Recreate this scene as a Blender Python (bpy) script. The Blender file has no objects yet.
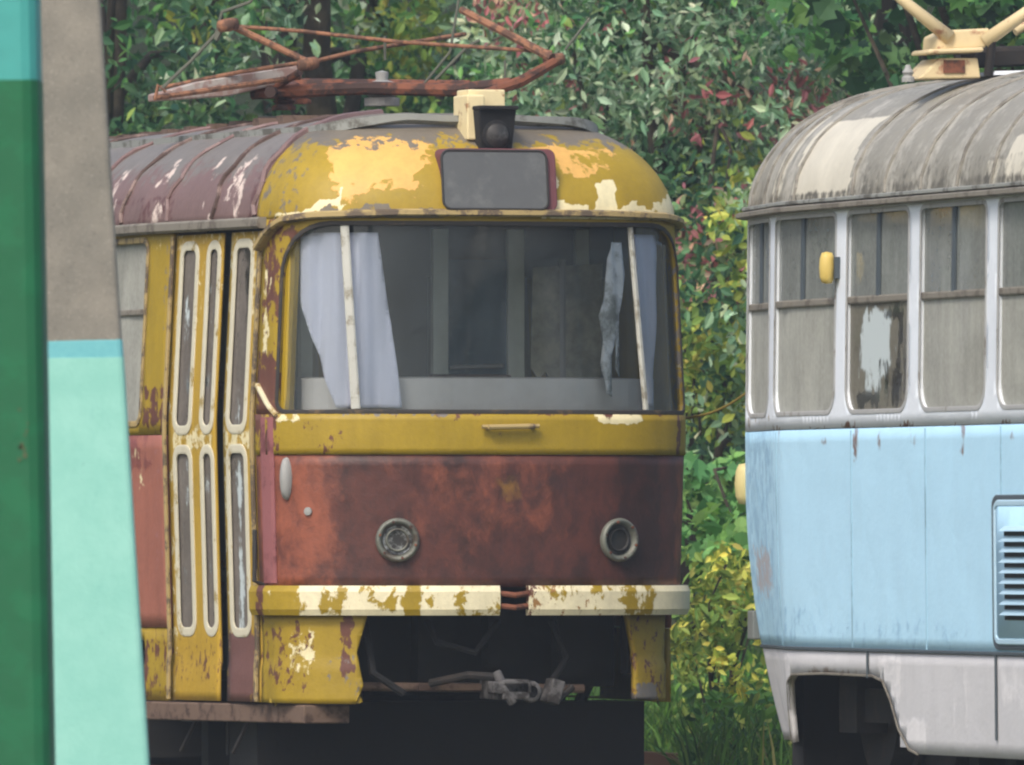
import bpy, math, random
from math import sin, cos, pi, radians
from mathutils import Vector, Matrix, noise
from mathutils.geometry import delaunay_2d_cdt

S = bpy.context.scene
COL = S.collection
rnd = random.Random(7)
F, CZ, HY, D0 = 14350.0, 1.0, 540.0, 70.0     # focal length in px, eye height, horizon row, distance to the nose

def at(px, py, d):
    """world point seen at a pixel, d metres in front of the camera"""
    return Vector(((px-512)*d/F, d-D0, CZ+(HY-py)*d/F))

def srgb(r, g, b):
    f = lambda c: (c/255/12.92) if c/255 <= .04045 else ((c/255+.055)/1.055)**2.4
    return (f(r), f(g), f(b), 1)

# ------------------------------------------------------------------ objects
def tag(o, label=None, cat=None, group=None, kind=None):
    if label: o['label'] = label
    if cat: o['category'] = cat
    if group: o['group'] = group
    if kind: o['kind'] = kind
    return o

def empty(name, loc=(0, 0, 0), rz=0):
    o = bpy.data.objects.new(name, None); COL.objects.link(o)
    o.location = loc; o.rotation_euler = (0, 0, rz); o.empty_display_size = .2
    return o

class MB:
    def __init__(s): s.v = []; s.f = []; s.c = []
    def add(s, vs, fs, col=None):
        n = len(s.v); s.v += [tuple(p) for p in vs]; s.f += [tuple(i+n for i in f) for f in fs]
        if col is not None: s.c += ([col]*len(vs) if not isinstance(col, list) else col)
        elif s.c or False: s.c += [(0, 0, 0)]*len(vs)
        return s
    def box(s, c, d, rot=None, taper=1.0):
        x, y, z = (a/2 for a in d); vs = []
        for k in (-1, 1):
            t = taper if k > 0 else 1
            for a, b in ((-1, -1), (1, -1), (1, 1), (-1, 1)):
                p = Vector((a*x*t, b*y*t, k*z))
                if rot is not None: p = rot @ p
                vs.append(p+Vector(c))
        return s.add(vs, [(3, 2, 1, 0), (4, 5, 6, 7), (0, 1, 5, 4), (1, 2, 6, 5), (2, 3, 7, 6), (3, 0, 4, 7)])
    def tube(s, pts, r, n=10, caps=True):
        pts = [Vector(p) for p in pts]; rs = r if isinstance(r, (list, tuple)) else [r]*len(pts)
        vs = []; up = None
        for i, p in enumerate(pts):
            t = (pts[min(i+1, len(pts)-1)]-pts[max(i-1, 0)]).normalized()
            if up is None: up = Vector((0, 0, 1)) if abs(t.z) < .9 else Vector((0, 1, 0))
            a = (up - t*up.dot(t)).normalized(); b = t.cross(a); up = a
            for k in range(n):
                q = 2*pi*k/n; vs.append(p+(a*cos(q)+b*sin(q))*rs[i])
        fs = [(i*n+k, i*n+(k+1) % n, (i+1)*n+(k+1) % n, (i+1)*n+k) for i in range(len(pts)-1) for k in range(n)]
        if caps: fs += [tuple(reversed(range(n))), tuple(range((len(pts)-1)*n, len(pts)*n))]
        return s.add(vs, fs)
    def lathe(s, prof, c, axis, n=28):
        """prof: (radius, height along axis)"""
        ax = Vector(axis).normalized(); a = ax.orthogonal().normalized(); b = ax.cross(a); c = Vector(c); vs = []
        for r, h in prof:
            for k in range(n):
                q = 2*pi*k/n; vs.append(c+ax*h+(a*cos(q)+b*sin(q))*max(r, 1e-4))
        fs = [(i*n+k, i*n+(k+1) % n, (i+1)*n+(k+1) % n, (i+1)*n+k) for i in range(len(prof)-1) for k in range(n)]
        return s.add(vs, fs)
    def prism(s, pts, off):
        """polygon of 3-D points extruded by a vector"""
        n = len(pts); off = Vector(off); vs = [Vector(p) for p in pts]+[Vector(p)+off for p in pts]
        return s.add(vs, [tuple(reversed(range(n))), tuple(range(n, 2*n))]+[(i, (i+1) % n, n+(i+1) % n, n+i) for i in range(n)])
    def build(s, name, mat, parent=None, smooth=False, bevel=0, solid=0, fix=True):
        me = bpy.data.meshes.new(name); me.from_pydata(s.v, [], s.f)
        if fix:
            import bmesh
            b = bmesh.new(); b.from_mesh(me); bmesh.ops.recalc_face_normals(b, faces=b.faces); b.to_mesh(me); b.free()
        if s.c:
            at_ = me.color_attributes.new('wear', 'FLOAT_COLOR', 'POINT')
            flat = []
            for c in s.c: flat += [c[0], c[1], c[2], 1]
            at_.data.foreach_set('color', flat)
        me.materials.append(mat)
        if smooth: me.polygons.foreach_set('use_smooth', [len(p.vertices) <= 4 for p in me.polygons])
        o = bpy.data.objects.new(name, me); COL.objects.link(o)
        if parent: o.parent = parent
        if solid:
            m = o.modifiers.new('thick', 'SOLIDIFY'); m.thickness = solid; m.offset = -1
        if bevel:
            m = o.modifiers.new('bevel', 'BEVEL'); m.width = bevel; m.segments = 2; m.limit_method = 'ANGLE'
        return o

def pieces(name, mb, mat, parent, **kw):
    """every separate piece of the builder becomes a part of its own"""
    par = list(range(len(mb.v)))
    def find(i):
        while par[i] != i: par[i] = par[par[i]]; i = par[i]
        return i
    for f in mb.f:
        for i in f[1:]: par[find(i)] = find(f[0])
    groups = {}
    for f in mb.f: groups.setdefault(find(f[0]), []).append(f)
    for fs in groups.values():
        used = sorted({i for f in fs for i in f}); re = {o: k for k, o in enumerate(used)}
        q = MB(); q.v = [mb.v[i] for i in used]; q.f = [tuple(re[i] for i in f) for f in fs]
        q.build(name, mat, parent, **kw)

# ------------------------------------------------------------------ materials
class NT:
    def __init__(s, name):
        s.m = bpy.data.materials.new(name); s.m.use_nodes = True; s.t = s.m.node_tree; s.t.nodes.clear()
        s.out = s.n('ShaderNodeOutputMaterial')
    def n(s, k, **kw):
        o = s.t.nodes.new(k)
        for a, b in kw.items(): setattr(o, a, b)
        return o
    def l(s, a, b): s.t.links.new(a, b)
    def val(s, x, sock):
        if isinstance(x, (int, float)): sock.default_value = x
        elif isinstance(x, tuple): sock.default_value = x[:len(sock.default_value)]
        else: s.l(x, sock)
    def math(s, op, a, b=0, c=0, clamp=False):
        o = s.n('ShaderNodeMath', operation=op, use_clamp=clamp)
        for i, x in enumerate((a, b, c)): s.val(x, o.inputs[i])
        return o.outputs[0]
    def mix(s, f, a, b):
        o = s.n('ShaderNodeMix', data_type='RGBA'); s.val(f, o.inputs[0]); s.val(a, o.inputs[6]); s.val(b, o.inputs[7]); return o.outputs[2]
    def noise(s, scale, detail=5, rough=.6, vec=None, stretch=None, dist=0):
        t = s.n('ShaderNodeTexCoord').outputs['Object'] if vec is None else vec
        if stretch:
            mp = s.n('ShaderNodeMapping'); mp.inputs['Scale'].default_value = stretch; s.l(t, mp.inputs[0]); t = mp.outputs[0]
        o = s.n('ShaderNodeTexNoise'); o.inputs['Scale'].default_value = scale; o.inputs['Detail'].default_value = detail
        o.inputs['Roughness'].default_value = rough; o.inputs['Distortion'].default_value = dist; s.l(t, o.inputs['Vector']); return o.outputs[0]
    def step(s, x, a, b):
        o = s.n('ShaderNodeMapRange', interpolation_type='SMOOTHSTEP'); s.val(x, o.inputs[0]); o.inputs[1].default_value = a; o.inputs[2].default_value = b; return o.outputs[0]
    def bsdf(s, col, rough=.6, metal=0, bump=None, bstr=.3, bdist=.01, spec=.5, alpha=None):
        p = s.n('ShaderNodeBsdfPrincipled'); s.val(col, p.inputs['Base Color']); s.val(rough, p.inputs['Roughness']); s.val(metal, p.inputs['Metallic'])
        s.val(spec, p.inputs['Specular IOR Level'])
        if alpha is not None: s.val(alpha, p.inputs['Alpha'])
        if bump is not None:
            b = s.n('ShaderNodeBump'); b.inputs['Strength'].default_value = bstr; b.inputs['Distance'].default_value = bdist; s.l(bump, b.inputs['Height']); s.l(b.outputs[0], p.inputs['Normal'])
        return p.outputs[0]
    def done(s, sh): s.l(sh, s.out.inputs[0]); return s.m

def paint(name, base, c1=None, c2=None, c3=None, rough=.55, scale=9, var=.22, speck=.0, speckc=None, soft=.05, stretch=(1, 1, 1), k=.85, streak=.25):
    """old paint: base colour with up to three wear colours placed by the 'wear' attribute and broken up by noise"""
    t = NT(name)
    big = t.noise(2.3, 4, .6); fine = t.noise(38, 4, .65); st = t.noise(7, 5, .7, stretch=(1, 1, .12))
    v = t.math('ADD', t.math('MULTIPLY', t.math('SUBTRACT', big, .5), var*2.2), t.math('MULTIPLY', t.math('SUBTRACT', fine, .5), var*1.3))
    v = t.math('ADD', v, t.math('MULTIPLY', t.math('SUBTRACT', st, .5), streak*2))
    v = t.math('ADD', v, 1)
    col = base
    at_ = t.n('ShaderNodeAttribute', attribute_name='wear'); sp = t.n('ShaderNodeSeparateColor'); t.l(at_.outputs['Color'], sp.inputs[0])
    first = None
    for i, c in enumerate((c1, c2, c3)):
        if c is None: continue
        nz = t.noise(scale*(1+.35*i), 7, .68, stretch=(1.3+.2*i, 1.3, 1.0), dist=.3)
        f = t.step(t.math('ADD', sp.outputs[i], t.math('MULTIPLY', t.math('SUBTRACT', nz, .5), k*2)), .5-soft, .5+soft)
        if first is None: first = f
        col = t.mix(f, col, c)
    if speckc:
        f = t.step(t.noise(24, 6, .75), .68-speck, .72-speck); col = t.mix(f, col, speckc)
    m = t.n('ShaderNodeVectorMath', operation='SCALE'); t.val(col, m.inputs[0]); t.l(v, m.inputs['Scale'])
    bump = t.math('ADD', fine, first) if first is not None else fine
    bump = t.math('ADD', bump, t.math('MULTIPLY', t.noise(3.1, 2, .5), 5))
    return t.done(t.bsdf(m.outputs[0], rough, 0, bump, .35, .006))

def plain(name, c, rough=.6, metal=0, var=.25, scale=14, c2=None, thr=.55, bs=.3, w=.06):
    t = NT(name); a = t.noise(scale, 6, .65); b = t.noise(scale*.2, 4, .6)
    v = t.math('ADD', 1-var, t.math('MULTIPLY', t.math('ADD', a, b), var))
    col = c
    if c2: col = t.mix(t.step(t.noise(scale*.6, 7, .7), thr-w, thr+w), c, c2)
    m = t.n('ShaderNodeVectorMath', operation='SCALE'); t.val(col, m.inputs[0]); t.l(v, m.inputs['Scale'])
    return t.done(t.bsdf(m.outputs[0], rough, metal, a, bs, .006))

def glass(name, tint=(.75, .8, .78, 1), dust=.15, dustc=(.3, .3, .27, 1), broken=False, gloss=1.0):
    t = NT(name)
    tr = t.n('ShaderNodeBsdfTransparent'); tr.inputs[0].default_value = tint
    gl = t.n('ShaderNodeBsdfGlossy'); gl.inputs['Roughness'].default_value = .06
    fr = t.n('ShaderNodeFresnel'); fr.inputs[0].default_value = 1.5
    m1 = t.n('ShaderNodeMixShader'); t.l(t.math('MULTIPLY', fr.outputs[0], gloss, clamp=True), m1.inputs[0]); t.l(tr.outputs[0], m1.inputs[1]); t.l(gl.outputs[0], m1.inputs[2])
    nz = t.noise(3.5, 5, .6); n2 = t.noise(40, 3, .6); st = t.noise(14, 5, .7, stretch=(1, 1, .1))
    col = t.mix(nz, tuple(x*.8 for x in dustc[:3])+(1,), tuple(min(1, x*1.2) for x in dustc[:3])+(1,))
    d = t.math('ADD', dust, t.math('MULTIPLY', t.math('SUBTRACT', t.math('ADD', t.math('ADD', nz, n2), st), 1.5), .35*min(1, dust*3)), clamp=True)
    if broken:
        at_ = t.n('ShaderNodeAttribute', attribute_name='wear'); sp = t.n('ShaderNodeSeparateColor'); t.l(at_.outputs['Color'], sp.inputs[0])
        nn = t.noise(9, 6, .7, stretch=(1, 1, .45))
        f1 = t.step(t.math('ADD', sp.outputs[0], t.math('MULTIPLY', t.math('SUBTRACT', nn, .5), 1.5)), .42, .58)
        f2 = t.step(t.math('ADD', sp.outputs[1], t.math('MULTIPLY', t.math('SUBTRACT', nn, .5), 1.9)), .4, .6)
        col = t.mix(f1, col, srgb(196, 206, 206)); d = t.math('MAXIMUM', d, t.math('MULTIPLY', f1, .9))
        d = t.math('MULTIPLY', d, t.math('SUBTRACT', 1, t.math('MULTIPLY', f2, .85)))
    df = t.n('ShaderNodeBsdfDiffuse'); t.l(col, df.inputs[0])
    m2 = t.n('ShaderNodeMixShader'); t.l(d, m2.inputs[0]); t.l(m1.outputs[0], m2.inputs[1]); t.l(df.outputs[0], m2.inputs[2])
    return t.done(m2.outputs[0])

def leafmat(name):
    t = NT(name); at_ = t.n('ShaderNodeAttribute', attribute_name='wear')
    d = t.n('ShaderNodeBsdfPrincipled'); t.l(at_.outputs['Color'], d.inputs['Base Color']); d.inputs['Roughness'].default_value = .5; d.inputs['Specular IOR Level'].default_value = .25
    tr = t.n('ShaderNodeBsdfTranslucent'); t.l(at_.outputs['Color'], tr.inputs[0])
    m = t.n('ShaderNodeMixShader'); m.inputs[0].default_value = .35; t.l(d.outputs[0], m.inputs[1]); t.l(tr.outputs[0], m.inputs[2])
    return t.done(m.outputs[0])

OCH = srgb(158, 132, 24); CREAM = srgb(226, 214, 170); ORNG = srgb(226, 172, 78); RUST = srgb(98, 58, 44); RED = srgb(128, 62, 50); SALM = srgb(158, 98, 80)
DARKR = srgb(72, 38, 36); PINK = srgb(160, 108, 104); GREY = srgb(120, 114, 108); DIRT = srgb(60, 54, 46)
M = {}
M['ochre'] = paint('old_ochre_paint', OCH, CREAM, RUST, GREY, speck=.02, speckc=srgb(110, 84, 40))
M['roof_front'] = paint('flaking_ochre_roof_paint', OCH, srgb(216, 168, 88), CREAM, srgb(112, 104, 90), scale=7, soft=.06)
M['redfront'] = paint('burnt_red_paint', srgb(86, 46, 38), srgb(148, 82, 58), srgb(50, 30, 28), srgb(130, 92, 34), scale=5, soft=.22, var=.3, k=.55)
M['redside'] = paint('faded_red_paint', SALM, srgb(128, 70, 62), CREAM, PINK, scale=6, soft=.12)
M['bumper'] = paint('chipped_cream_paint', srgb(228, 218, 182), OCH, srgb(150, 110, 60), RUST, scale=7, soft=.04)
M['roofside'] = paint('peeling_red_roof_paint', srgb(118, 94, 90), srgb(118, 112, 106), srgb(214, 196, 184), srgb(92, 58, 56), scale=6, soft=.1, stretch=(1, 1, 1))
M['doorframe'] = paint('door_ochre_paint', srgb(178, 144, 40), CREAM, RUST, srgb(112, 76, 70), scale=12, soft=.08)
M['brownleaf'] = paint('door_brown_paint', srgb(118, 82, 76), OCH, None, None)
M['creamtrim'] = plain('worn_cream_trim', srgb(214, 204, 170), .6, c2=srgb(160, 130, 60), thr=.6)
M['doortrim'] = plain('worn_door_trim', srgb(206, 200, 176), .6, c2=srgb(158, 136, 74), thr=.62)
M['seambrown'] = plain('dark_brown_seam', srgb(84, 66, 60), .85, c2=srgb(132, 112, 104), scale=12, thr=.55)
M['rail'] = plain('worn_drip_rail', srgb(168, 146, 96), .6, c2=srgb(96, 82, 66), thr=.52)
M['rubber'] = plain('black_rubber', srgb(44, 42, 40), .7)
M['gasket'] = plain('brittle_brown_gasket', srgb(52, 48, 44), .8, c2=srgb(96, 80, 58), thr=.6, scale=16)
M['dark'] = plain('grimy_underframe', srgb(30, 27, 25), .85, c2=srgb(44, 36, 30))
M['divider'] = plain('dull_white_divider', srgb(186, 186, 176), .6, c2=srgb(140, 134, 118))
M['black'] = plain('sooty_black', srgb(20, 19, 19), .9)  # lamp housing, hoses, and the boxes that fill in shade under the trams
M['wood'] = plain('weathered_step_board', srgb(104, 84, 70), .8, c2=srgb(70, 52, 42), scale=20)
M['steelrust'] = plain('rusty_steel', srgb(146, 102, 74), .85, c2=srgb(90, 64, 50), scale=22, thr=.52)
M['darkrust'] = plain('dark_rusty_steel', srgb(118, 70, 48), .85, c2=srgb(58, 40, 34), scale=16, thr=.5)
M['shoe'] = plain('pink_grey_carbon_shoe', srgb(150, 122, 112), .7, c2=srgb(176, 168, 160), scale=9, thr=.52)
M['thin'] = plain('grey_green_rod', srgb(92, 94, 80), .7)
M['plate'] = plain('grimy_sign_glass', srgb(86, 88, 88), .6, c2=srgb(106, 108, 106), scale=9, thr=.6, w=.12, var=.3)
M['purple'] = plain('faded_maroon_frame', srgb(104, 58, 62), .7, c2=srgb(140, 104, 96), thr=.62)
M['pinkstrip'] = plain('faded_pink_strip', srgb(150, 92, 92), .7, c2=srgb(112, 62, 62), thr=.56, scale=7)
M['headring'] = plain('dull_headlight_ring', srgb(108, 110, 100), .5, .2, c2=srgb(84, 74, 64))
M['headpit'] = plain('empty_headlight_bowl', srgb(52, 50, 48), .55, .3, c2=srgb(96, 94, 90), scale=10, thr=.6)
M['headglass'] = plain('broken_reflector', srgb(150, 152, 150), .35, .5, c2=srgb(60, 58, 56), scale=18, thr=.5)
M['cream'] = plain('cream_box_paint', srgb(222, 206, 160), .6, c2=srgb(150, 104, 64), thr=.63, scale=18)
M['torn'] = plain('torn_beige_sheet', srgb(190, 186, 160), .9, c2=srgb(120, 120, 104), scale=5, thr=.5, w=.15)
M['curtain'] = plain('lilac_white_cloth', srgb(206, 210, 226), .8, var=.12, scale=4)  # sky reflection put into the colour of a sheet behind the windshield
M['cab'] = plain('grey_green_cab_paint', srgb(212, 218, 204), .7)
M['dash'] = plain('grey_dashboard', srgb(196, 194, 190), .7)
M['inside'] = plain('dim_interior_panel', srgb(60, 62, 54), .8)
M['seat'] = plain('brown_seat_vinyl', srgb(84, 60, 46), .6)
M['torncurtain'] = plain('grimy_white_cloth', srgb(226, 230, 232), .9, c2=srgb(130, 134, 130), scale=9, thr=.5, w=.1)  # mottled streaks of sky reflection, painted as a pale ragged sheet
M['tealglass'] = plain('dark_teal_glass', srgb(26, 66, 84), .25, c2=srgb(80, 110, 120), thr=.64)
M['windshield'] = glass('grimy_windshield', (.95, .98, .99, 1), .05, (.34, .42, .46, 1), gloss=.9)  # bluish dust colour also carries a milky veil of reflected sky
M['dusty'] = glass('dusty_side_glass', (.8, .8, .76, 1), .74, srgb(178, 178, 168), gloss=1.0)
M['dusty2'] = glass('dusty_vent_glass', (.8, .82, .8, 1), .5, srgb(158, 162, 156), gloss=1.2)
M['brokenglass'] = glass('broken_taped_glass', (.7, .7, .66, 1), .6, srgb(136, 132, 118), broken=True)
M['doorglass'] = glass('filmed_door_glass', (.6, .6, .58, 1), .6, srgb(136, 128, 120), broken=True)
M['blue'] = paint('sky_blue_paint', srgb(186, 228, 250), srgb(152, 196, 224), srgb(120, 84, 70), srgb(182, 178, 182), scale=10, var=.05, streak=.06, soft=.2, rough=.45)
M['postwhite'] = paint('pale_blue_grey_paint', srgb(228, 234, 240), srgb(172, 168, 162), srgb(122, 84, 62), None, scale=12, var=.08, streak=.08)
M['skirt'] = paint('dull_lilac_skirt_paint', srgb(204, 203, 204), srgb(224, 222, 222), srgb(122, 100, 84), None, scale=5, var=.1, streak=.12, soft=.2)
M['blueroof'] = paint('mossy_grey_roof', srgb(140, 136, 124), srgb(204, 198, 180), srgb(96, 92, 82), srgb(172, 168, 156), scale=8, var=.16, streak=.2, soft=.2)
M['seamdark'] = plain('dark_seam', srgb(70, 80, 86), .8)
M['gutter'] = plain('brown_grey_gutter', srgb(126, 120, 108), .75, c2=srgb(98, 90, 80))
M['ridge'] = plain('pale_roof_edge', srgb(140, 142, 136), .7, c2=srgb(90, 88, 80), scale=9)
M['bow'] = plain('grey_roof_bow', srgb(136, 132, 122), .8, c2=srgb(104, 100, 92), scale=8)
M['postgrey'] = plain('dull_grey_gasket', srgb(170, 170, 168), .7, c2=srgb(124, 118, 108), thr=.6)
M['amber'] = plain('amber_lens', srgb(206, 180, 96), .5, var=.1)
M['paleamber'] = plain('bleached_amber_lens', srgb(200, 186, 128), .5, var=.15)
M['seamblue'] = plain('grimy_blue_seam', srgb(164, 206, 226), .6, c2=srgb(132, 168, 186), scale=5)
M['louvre'] = plain('blue_louvre_paint', srgb(176, 206, 222), .5, var=.08)
M['creamsteel'] = plain('cream_pantograph_paint', srgb(208, 188, 144), .6, c2=srgb(160, 112, 84), thr=.62)
M['darkgrey'] = plain('grey_reflector_box', srgb(112, 116, 112), .6)
M['coupler'] = plain('dirty_coupler_steel', srgb(92, 90, 90), .8, .1, c2=srgb(40, 36, 34), scale=14, thr=.5)
M['greybox'] = plain('grey_box', srgb(150, 150, 146), .6)
M['green'] = plain('thick_green_paint', srgb(0, 94, 54), .6, var=.12, scale=9, c2=srgb(2, 102, 60), bs=.5)
M['turq'] = plain('turquoise_paint', srgb(66, 160, 152), .5, var=.3, scale=14)
M['chips'] = plain('chipped_brown', srgb(84, 92, 60), .8)
M['rope'] = plain('yellow_rope', srgb(150, 130, 50), .8)
M['bark'] = plain('dark_bark', srgb(52, 46, 38), .9, c2=srgb(78, 70, 56), scale=8)
M['leaf'] = leafmat('leaves')
M['rails'] = plain('rusty_rail', srgb(90, 60, 44), .7)

# ------------------------------------------------------------------ 2-D helpers on the body surface
def inside(p, poly):
    x, y = p; c = False; n = len(poly); j = n-1
    for i in range(n):
        xi, yi = poly[i]; xj, yj = poly[j]
        if (yi > y) != (yj > y) and x < (xj-xi)*(y-yi)/(yj-yi)+xi: c = not c
        j = i
    return c
def rrect(a0, a1, b0, b1, ra=.08, rb=.08, n=5, ra2=None, rb2=None):
    """rounded rectangle; ra/rb bottom corner radii, ra2/rb2 top"""
    ra2 = ra if ra2 is None else ra2; rb2 = rb if rb2 is None else rb2; P = []
    for cx, cy, q0, r1, r2 in ((a1-ra, b0+rb, -90, ra, rb), (a1-ra2, b1-rb2, 0, ra2, rb2), (a0+ra2, b1-rb2, 90, ra2, rb2), (a0+ra, b0+rb, 180, ra, rb)):
        for k in range(n+1):
            q = radians(q0+90*k/n); P.append((cx+r1*cos(q), cy+r2*sin(q)))
    return P
def dens(poly, step=.12, closed=True):
    out = []
    n = len(poly)
    for i in range(n if closed else n-1):
        a = poly[i]; b = poly[(i+1) % n]; L = math.hypot(b[0]-a[0], b[1]-a[1]); m = max(1, int(math.ceil(L/step)))
        for k in range(m): out.append((a[0]+(b[0]-a[0])*k/m, a[1]+(b[1]-a[1])*k/m))
    if not closed: out.append(poly[-1])
    return out

class Body:
    def __init__(s, L, f, r, W=1.25, zg=2.57, H=.5, off=None):
        """f, r: (half width at corner, depth of the end curve, where the taper ends)"""
        s.L, s.W, s.zg, s.H, s.f, s.r = L, W, zg, H, f, r; s.off = off or (lambda v, z: 0)
        pts = []
        w0, c, vt = f; N = 40
        for i in range(N+1):
            q = radians(90*i/N); pts.append((w0*sin(q)**.8, c-c*cos(q)))
        for i in range(1, 9): pts.append((w0+(W-w0)*i/8, c+(vt-c)*i/8))
        w1, c1, vt1 = r; va, vb = vt, L-vt1
        for i in range(1, 41): pts.append((W, va+(vb-va)*i/40))
        for i in range(1, 9): pts.append((W+(w1-W)*i/8, vb+(L-c1-vb)*i/8))
        for i in range(N-1, -1, -1):
            q = radians(90*i/N); pts.append((w1*sin(q)**.8, L-c1+c1*cos(q)))
        s.p = pts; s.S = [0]
        for a, b in zip(pts, pts[1:]): s.S.append(s.S[-1]+math.hypot(b[0]-a[0], b[1]-a[1]))
        s.T = s.S[-1]
    def base(s, a):
        a = min(max(a, 0), s.T)
        lo, hi = 0, len(s.S)-1
        while hi-lo > 1:
            m = (lo+hi)//2
            if s.S[m] <= a: lo = m
            else: hi = m
        t = (a-s.S[lo])/(s.S[hi]-s.S[lo]); p, q = s.p[lo], s.p[hi]
        return (p[0]+(q[0]-p[0])*t, p[1]+(q[1]-p[1])*t)
    def sv(s, v):
        """arc length at which the side reaches v"""
        for i in range(len(s.p)-1):
            if s.p[i+1][1] >= v: return s.S[i]+(s.S[i+1]-s.S[i])*(v-s.p[i][1])/max(1e-9, s.p[i+1][1]-s.p[i][1])
        return s.T
    def su(s, u):
        for i in range(41):
            if s.p[i+1][0] >= u: return s.S[i]+(s.S[i+1]-s.S[i])*(u-s.p[i][0])/(s.p[i+1][0]-s.p[i][0])
    def P(s, a, z, h=0):
        sg = -1 if a < 0 else 1; A = abs(a); u, v = s.base(A)
        e = .02; p, q = s.base(A-e), s.base(A+e); tx, ty = q[0]-p[0], q[1]-p[1]; l = math.hypot(tx, ty) or 1
        if A < e: nx, ny = 0, -1
        elif A > s.T-e: nx, ny = 0, 1
        else: nx, ny = ty/l, -tx/l
        h = h+s.off(v, z)
        return Vector((sg*(u+nx*h), v+ny*h, z))
    def N(s, a, z=1):
        return (s.P(a, z, .1)-s.P(a, z, 0)).normalized()
    def R(s, a, q, h=0):
        """roof: q degrees, 0 at the gutter, 90 at the crest"""
        p = s.P(a, s.zg); r = radians(q); cr = max(0, cos(r))**.68; k = 1-cr; v = p.y
        F_, B_ = 1.35, s.L-1.35
        if v < F_: v += (F_-v)*k
        if v > B_: v += (B_-v)*k
        d = Vector((s.N(a).x*cos(r), s.N(a).y*cos(r), sin(r)))
        return Vector((p.x*cr, v, s.zg+s.H*sin(r)))+d*h
    def panel(s, name, outer, holes, mat, parent, h=0, step=.12, mask=None, solid=.03):
        outer = dens(outer, step); holes = [dens(q, step) for q in holes]; pts = []; edges = []
        for poly in [outer]+holes:
            n0 = len(pts); pts += poly; edges += [(n0+i, n0+(i+1) % len(poly)) for i in range(len(poly))]
        xs = [p[0] for p in outer]; ys = [p[1] for p in outer]
        nx = max(1, int((max(xs)-min(xs))/step)); ny = max(1, int((max(ys)-min(ys))/step))
        for i in range(1, nx):
            for j in range(1, ny):
                p = (min(xs)+(max(xs)-min(xs))*(i+.13*sin(j*7.1))/nx, min(ys)+(max(ys)-min(ys))*j/ny)
                if inside(p, outer) and not any(inside(p, q) for q in holes): pts.append(p)
        V, E, FC, *_ = delaunay_2d_cdt([Vector(p) for p in pts], edges, [], 0, 1e-5)
        keep = []
        for f in FC:
            c = (sum(V[i][0] for i in f)/3, sum(V[i][1] for i in f)/3)
            if inside(c, outer) and not any(inside(c, q) for q in holes): keep.append(f)
        m = MB(); m.v = [tuple(s.P(p[0], p[1], h(p[0], p[1]) if callable(h) else h)) for p in V]; m.f = [tuple(f) for f in keep]
        used = sorted({i for f in m.f for i in f}); re = {o: k for k, o in enumerate(used)}
        m.v = [m.v[i] for i in used]; m.f = [tuple(re[i] for i in f) for f in m.f]
        if mask: m.c = [mask(V[i][0], V[i][1]) for i in used]
        return m.build(name, mat, parent, smooth=True, solid=solid, fix=False)
    def trim(s, name, path, w, hgt, mat, parent, closed=False, h0=0, step=.06, mask=None, roof=False):
        path = dens(path, step, closed); n = len(path); vs = []; cs = []
        for i in range(n):
            a = path[(i-1) % n] if closed or i else path[0]; b = path[(i+1) % n] if closed or i < n-1 else path[-1]
            dx, dy = b[0]-a[0], b[1]-a[1]; l = math.hypot(dx, dy) or 1; nx, ny = -dy/l*w/2, dx/l*w/2; p = path[i]
            for (k, hh) in ((-1, 0), (-1, .75), (-.6, 1), (.6, 1), (1, .75), (1, 0)):
                vs.append(s.P(p[0]+nx*k, p[1]+ny*k, h0+hgt*hh)); cs.append(mask(p[0], p[1]) if mask else (0, 0, 0))
        m = MB(); K = 6
        fs = [(i*K+k, ((i+1) % n)*K+k, ((i+1) % n)*K+k+1, i*K+k+1) for i in range(n if closed else n-1) for k in range(K-1)]
        if not closed: fs += [tuple(range(K)), tuple(range((n-1)*K, n*K))]
        m.add(vs, fs, cs if mask else None)
        return m.build(name, mat, parent, smooth=False)
    def roofpanel(s, name, a0, a1, q0, q1, mat, parent, mask=None, ns=60, nq=24):
        m = MB(); vs = []; cs = []
        for i in range(ns+1):
            a = a0+(a1-a0)*i/ns
            for j in range(nq+1):
                q = q0+(q1-q0)*j/nq; vs.append(s.R(a, q, .004*noise.noise(Vector((a*3, q*.06, 2))))); cs.append(mask(a, q) if mask else (0, 0, 0))
        m.add(vs, [(i*(nq+1)+j, (i+1)*(nq+1)+j, (i+1)*(nq+1)+j+1, i*(nq+1)+j+1) for i in range(ns) for j in range(nq)], cs)
        return m.build(name, mat, parent, smooth=True, solid=.02, fix=False)

def blobs(lst):
    """lst: (channel, s, z, half width, half height, weight) -> mask function"""
    def f(a, b):
        c = [0, 0, 0]
        for ch, x, y, rx, ry, w in lst:
            d = max(abs(a-x)/rx, abs(b-y)/ry)
            if d < 1.5: c[ch] = max(c[ch], w*(1 if d < .7 else (1.5-d)/.8))
        return tuple(c)
    return f
def W(*fs):
    return lambda a, b: tuple(max(x) for x in zip(*[f(a, b) for f in fs]))

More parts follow.
